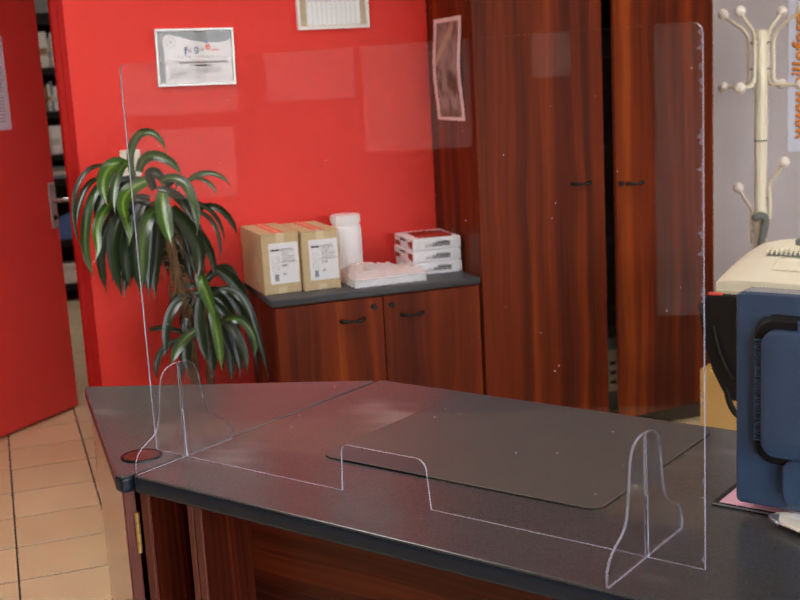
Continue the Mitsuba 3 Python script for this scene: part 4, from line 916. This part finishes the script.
LEAVES = [  # centre lines in metres from root to tip, width in mm, colour
    ([(0.463, 4.180, 1.180), (0.459, 4.164, 1.264), (0.490, 4.148, 1.321), (0.526, 4.132, 1.329), (0.556, 4.116, 1.304), (0.575, 4.100, 1.245)], 29.4, 0),
    ([(0.482, 4.180, 1.193), (0.508, 4.160, 1.240), (0.543, 4.140, 1.246), (0.590, 4.120, 1.219), (0.617, 4.100, 1.166)], 37.8, 0),
    ([(0.441, 4.160, 1.218), (0.391, 4.130, 1.227), (0.358, 4.100, 1.194), (0.347, 4.070, 1.149), (0.353, 4.040, 1.097)], 50.4, 2),
    ([(0.438, 4.160, 1.225), (0.408, 4.123, 1.202), (0.381, 4.087, 1.138), (0.377, 4.050, 1.067)], 33.6, 0),
    ([(0.370, 4.200, 1.218), (0.339, 4.183, 1.224), (0.295, 4.167, 1.201), (0.262, 4.150, 1.150), (0.246, 4.133, 1.078), (0.247, 4.117, 1.004), (0.261, 4.100, 0.950)], 16.8, 1),
    ([(0.339, 4.200, 1.178), (0.301, 4.173, 1.156), (0.266, 4.147, 1.096), (0.254, 4.120, 1.034)], 21.0, 1),
    ([(0.346, 4.200, 1.154), (0.304, 4.175, 1.093), (0.275, 4.150, 0.984), (0.275, 4.125, 0.904), (0.290, 4.100, 0.846)], 33.6, 0),
    ([(0.392, 4.150, 1.119), (0.344, 4.117, 1.071), (0.313, 4.085, 1.022), (0.308, 4.053, 0.971), (0.283, 4.020, 0.910)], 33.6, 2),
    ([(0.502, 4.150, 1.162), (0.448, 4.113, 1.144), (0.411, 4.075, 1.113), (0.403, 4.037, 1.073), (0.409, 4.000, 1.042)], 50.4, 2),
    ([(0.524, 4.100, 1.063), (0.485, 4.075, 1.038), (0.458, 4.050, 0.971), (0.447, 4.025, 0.885), (0.430, 4.000, 0.804)], 50.4, 0),
    ([(0.547, 4.100, 1.123), (0.538, 4.067, 1.072), (0.541, 4.033, 1.006), (0.547, 4.000, 0.947)], 54.6, 2),
    ([(0.547, 4.150, 1.155), (0.586, 4.124, 1.167), (0.622, 4.098, 1.149), (0.641, 4.072, 1.097), (0.648, 4.046, 1.036), (0.638, 4.020, 0.970)], 37.8, 0),
    ([(0.636, 4.200, 1.130), (0.671, 4.180, 1.160), (0.718, 4.160, 1.172), (0.763, 4.140, 1.155), (0.792, 4.120, 1.119)], 21.0, 0),
    ([(0.660, 4.200, 1.156), (0.706, 4.180, 1.147), (0.735, 4.160, 1.117), (0.740, 4.140, 1.090)], 14.7, 0),
    ([(0.544, 4.200, 1.123), (0.589, 4.180, 1.110), (0.631, 4.160, 1.062), (0.663, 4.140, 0.983), (0.680, 4.120, 0.934)], 37.8, 1),
    ([(0.689, 4.220, 1.041), (0.730, 4.202, 1.050), (0.765, 4.185, 1.030), (0.791, 4.168, 0.990), (0.808, 4.150, 0.932)], 25.2, 1),
    ([(0.635, 4.220, 1.078), (0.695, 4.202, 1.057), (0.732, 4.185, 1.022), (0.753, 4.168, 0.972), (0.756, 4.150, 0.919)], 16.8, 1),
    ([(0.653, 4.220, 1.037), (0.699, 4.202, 1.024), (0.729, 4.185, 0.987), (0.742, 4.168, 0.922), (0.733, 4.150, 0.853)], 16.8, 1),
    ([(0.580, 4.150, 1.061), (0.620, 4.125, 1.003), (0.649, 4.100, 0.939), (0.649, 4.075, 0.871), (0.629, 4.050, 0.810)], 54.6, 1),
    ([(0.653, 4.200, 0.999), (0.686, 4.173, 0.934), (0.705, 4.147, 0.871), (0.702, 4.120, 0.809)], 33.6, 1),
    ([(0.432, 4.150, 1.102), (0.385, 4.125, 1.032), (0.360, 4.100, 0.940), (0.362, 4.075, 0.853), (0.373, 4.050, 0.779)], 46.2, 1),
    ([(0.408, 4.200, 1.082), (0.354, 4.180, 1.008), (0.323, 4.160, 0.915), (0.321, 4.140, 0.848), (0.326, 4.120, 0.780)], 33.6, 1),
    ([(0.454, 4.150, 1.082), (0.423, 4.120, 1.008), (0.400, 4.090, 0.909), (0.403, 4.060, 0.801)], 50.4, 1),
    ([(0.474, 4.120, 1.083), (0.434, 4.093, 0.985), (0.429, 4.067, 0.888), (0.429, 4.040, 0.781)], 46.2, 1),
    ([(0.421, 4.120, 1.132), (0.403, 4.087, 1.092), (0.411, 4.053, 1.036), (0.407, 4.020, 0.959)], 37.8, 2),
    ([(0.513, 4.200, 1.090), (0.450, 4.175, 1.087), (0.414, 4.150, 1.026), (0.386, 4.125, 0.934), (0.387, 4.100, 0.867)], 46.2, 1),
    ([(0.540, 4.250, 1.120), (0.533, 4.233, 1.185), (0.557, 4.217, 1.170), (0.565, 4.200, 1.121)], 37.8, 1),
    ([(0.584, 4.250, 1.098), (0.589, 4.233, 1.142), (0.612, 4.217, 1.152), (0.598, 4.200, 1.104)], 29.4, 1),
    ([(0.535, 4.140, 1.044), (0.517, 4.120, 0.957), (0.496, 4.100, 0.863), (0.486, 4.080, 0.754)], 46.2, 1),
    ([(0.558, 4.220, 1.020), (0.574, 4.197, 0.921), (0.592, 4.173, 0.842), (0.600, 4.150, 0.729)], 33.6, 1),
    ([(0.499, 4.120, 1.056), (0.488, 4.107, 0.961), (0.471, 4.093, 0.866), (0.467, 4.080, 0.763)], 50.4, 1),
    ([(0.478, 4.220, 1.177), (0.462, 4.210, 1.164), (0.415, 4.200, 1.158), (0.383, 4.190, 1.116), (0.367, 4.180, 1.035)], 37.8, 1),
    ([(0.598, 4.240, 0.950), (0.634, 4.227, 0.889), (0.662, 4.213, 0.830), (0.675, 4.200, 0.786)], 29.4, 1),
    ([(0.425, 4.240, 1.215), (0.377, 4.220, 1.171), (0.342, 4.200, 1.105), (0.312, 4.180, 1.033)], 42.0, 1),
    ([(0.647, 4.080, 0.835), (0.650, 4.053, 0.796), (0.662, 4.027, 0.742), (0.675, 4.000, 0.667)], 46.2, 2),
    ([(0.672, 4.080, 0.711), (0.679, 4.047, 0.658), (0.681, 4.013, 0.578), (0.678, 3.980, 0.495)], 37.8, 2),
    ([(0.705, 4.100, 0.631), (0.740, 4.084, 0.655), (0.779, 4.068, 0.646), (0.809, 4.052, 0.601), (0.816, 4.036, 0.556), (0.803, 4.020, 0.524)], 33.6, 0),
    ([(0.714, 4.100, 0.659), (0.749, 4.073, 0.616), (0.774, 4.047, 0.544), (0.772, 4.020, 0.459)], 33.6, 1),
    ([(0.695, 4.160, 0.731), (0.753, 4.148, 0.752), (0.802, 4.136, 0.712), (0.830, 4.124, 0.633), (0.852, 4.112, 0.521), (0.867, 4.100, 0.409)], 33.6, 1),
    ([(0.619, 4.120, 0.754), (0.572, 4.103, 0.740), (0.530, 4.085, 0.691), (0.507, 4.067, 0.618), (0.505, 4.050, 0.550)], 33.6, 1),
    ([(0.611, 4.050, 0.637), (0.570, 4.027, 0.618), (0.533, 4.003, 0.585), (0.504, 3.980, 0.530)], 37.8, 0),
    ([(0.566, 4.150, 0.587), (0.508, 4.133, 0.568), (0.473, 4.117, 0.518), (0.470, 4.100, 0.464)], 25.2, 1),
    ([(0.647, 4.080, 0.750), (0.629, 4.060, 0.669), (0.630, 4.040, 0.593), (0.637, 4.020, 0.510)], 37.8, 1),
    ([(0.686, 4.200, 0.711), (0.730, 4.180, 0.665), (0.769, 4.160, 0.559), (0.769, 4.140, 0.421)], 42.0, 1),
    ([(0.714, 4.220, 0.823), (0.767, 4.200, 0.791), (0.809, 4.180, 0.730), (0.830, 4.160, 0.664)], 46.2, 1),
    ([(0.644, 4.160, 0.722), (0.606, 4.140, 0.657), (0.583, 4.120, 0.554), (0.582, 4.100, 0.448)], 42.0, 1),
    ([(0.663, 4.140, 0.650), (0.672, 4.110, 0.563), (0.661, 4.080, 0.449)], 42.0, 1),
    ([(0.706, 4.200, 0.597), (0.738, 4.170, 0.516), (0.738, 4.140, 0.410)], 42.0, 1),
    ([(0.703, 4.240, 0.740), (0.778, 4.220, 0.705), (0.832, 4.200, 0.581), (0.845, 4.180, 0.416)], 37.8, 1),
    ([(0.651, 4.220, 0.764), (0.598, 4.207, 0.764), (0.564, 4.193, 0.726), (0.546, 4.180, 0.635)], 33.6, 1),
    ([(0.474, 4.240, 0.618), (0.516, 4.227, 0.623), (0.564, 4.213, 0.612), (0.610, 4.200, 0.586)], 21.0, 1),
    ([(0.687, 4.260, 0.761), (0.763, 4.247, 0.814), (0.789, 4.233, 0.799), (0.811, 4.220, 0.746)], 33.6, 1),
]
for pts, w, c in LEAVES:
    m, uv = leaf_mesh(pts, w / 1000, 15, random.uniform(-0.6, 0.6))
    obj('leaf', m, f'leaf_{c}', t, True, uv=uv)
# further leaves around both crowns
def wild_leaf(root, az, L, rise, w, c):
    dx, dy = math.cos(az), math.sin(az)
    P = [root]
    for s in (0.25, 0.5, 0.75, 1.0):
        r = L * (0.62 * s - 0.16 * s * s); z = rise * s * 1.6 - L * 0.85 * s ** 2
        P.append(root + np.array([dx * r, dy * r, z]))
    P = np.array(P); P[:, 1] = np.minimum(P[:, 1], 4.49)
    P[:, 0] = np.minimum(P[:, 0], 0.86)
    m, uv = leaf_mesh(P, w, 13, random.uniform(-1, 1))
    obj('leaf', m, f'leaf_{c}', t, True, uv=uv)
CA, CB = np.array((0.520, 4.220, 1.070)), np.array((0.681, 4.220, 0.738))
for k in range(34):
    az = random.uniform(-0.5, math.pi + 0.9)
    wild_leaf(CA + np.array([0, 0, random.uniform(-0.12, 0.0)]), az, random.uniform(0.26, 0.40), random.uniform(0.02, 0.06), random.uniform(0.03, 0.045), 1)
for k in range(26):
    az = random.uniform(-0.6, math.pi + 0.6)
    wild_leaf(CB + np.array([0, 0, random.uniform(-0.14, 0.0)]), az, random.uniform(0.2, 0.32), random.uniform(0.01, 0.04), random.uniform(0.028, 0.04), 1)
# canes, dry sheaths, pot
s1 = [(0.62, 4.22, 0.27), (0.61, 4.18, 0.6), (0.572, 4.120, 0.827), (0.555, 4.130, 0.970), tuple(CA)]
s2 = [(0.67, 4.24, 0.27), (0.68, 4.24, 0.5), tuple(CB)]
def cane_path(pts, n):
    from scipy.interpolate import PchipInterpolator
    p = np.array(pts, float); p = p[np.argsort(p[:, 2])]
    z = np.linspace(p[0, 2], p[-1, 2], n)
    return np.c_[PchipInterpolator(p[:, 2], p[:, 0])(z), PchipInterpolator(p[:, 2], p[:, 1])(z), z]
obj('cane', tube(cane_path(s1, 30), 0.017 + 0.002 * np.sin(np.arange(30) * 2.2), 10), 'bark', t, True)
obj('cane', tube(cane_path(s2, 20), 0.015 + 0.002 * np.sin(np.arange(20) * 2.2), 10), 'bark', t, True)
sheath = []
c = cane_path(s1, 60)
for k in range(70):
    p = c[28 + int(rng.integers(0, 26))] + rng.normal(0, 0.003, 3); a = rng.uniform(0, 6.28)
    q = np.array([math.cos(a), math.sin(a), 0]) * 0.030
    sheath.append(tube(spline([p, p + q + [0, 0, 0.015], p + q * 1.35 + [0, 0, -0.012 - 0.03 * rng.random()]], 6), [0.004, 0.004, 0.0035, 0.003, 0.002, 0.001], 5))
obj('dry_sheaths', cat(sheath), 'bark', t, kind='stuff')
obj('pot', lathe([(0, 0), (0.11, 0), (0.115, 0.01), (0.145, 0.25), (0.155, 0.255), (0.155, 0.285), (0.142, 0.285), (0.138, 0.26), (0, 0.26)], 40), 'terracotta', t, 40, M=frame((0.64, 4.23, 0), (1, 0, 0)))
obj('soil', lathe([(0, 0.25), (0.137, 0.25), (0.137, 0.262), (0, 0.27)], 30), 'soil', t, 40, M=frame((0.64, 4.23, 0), (1, 0, 0)))
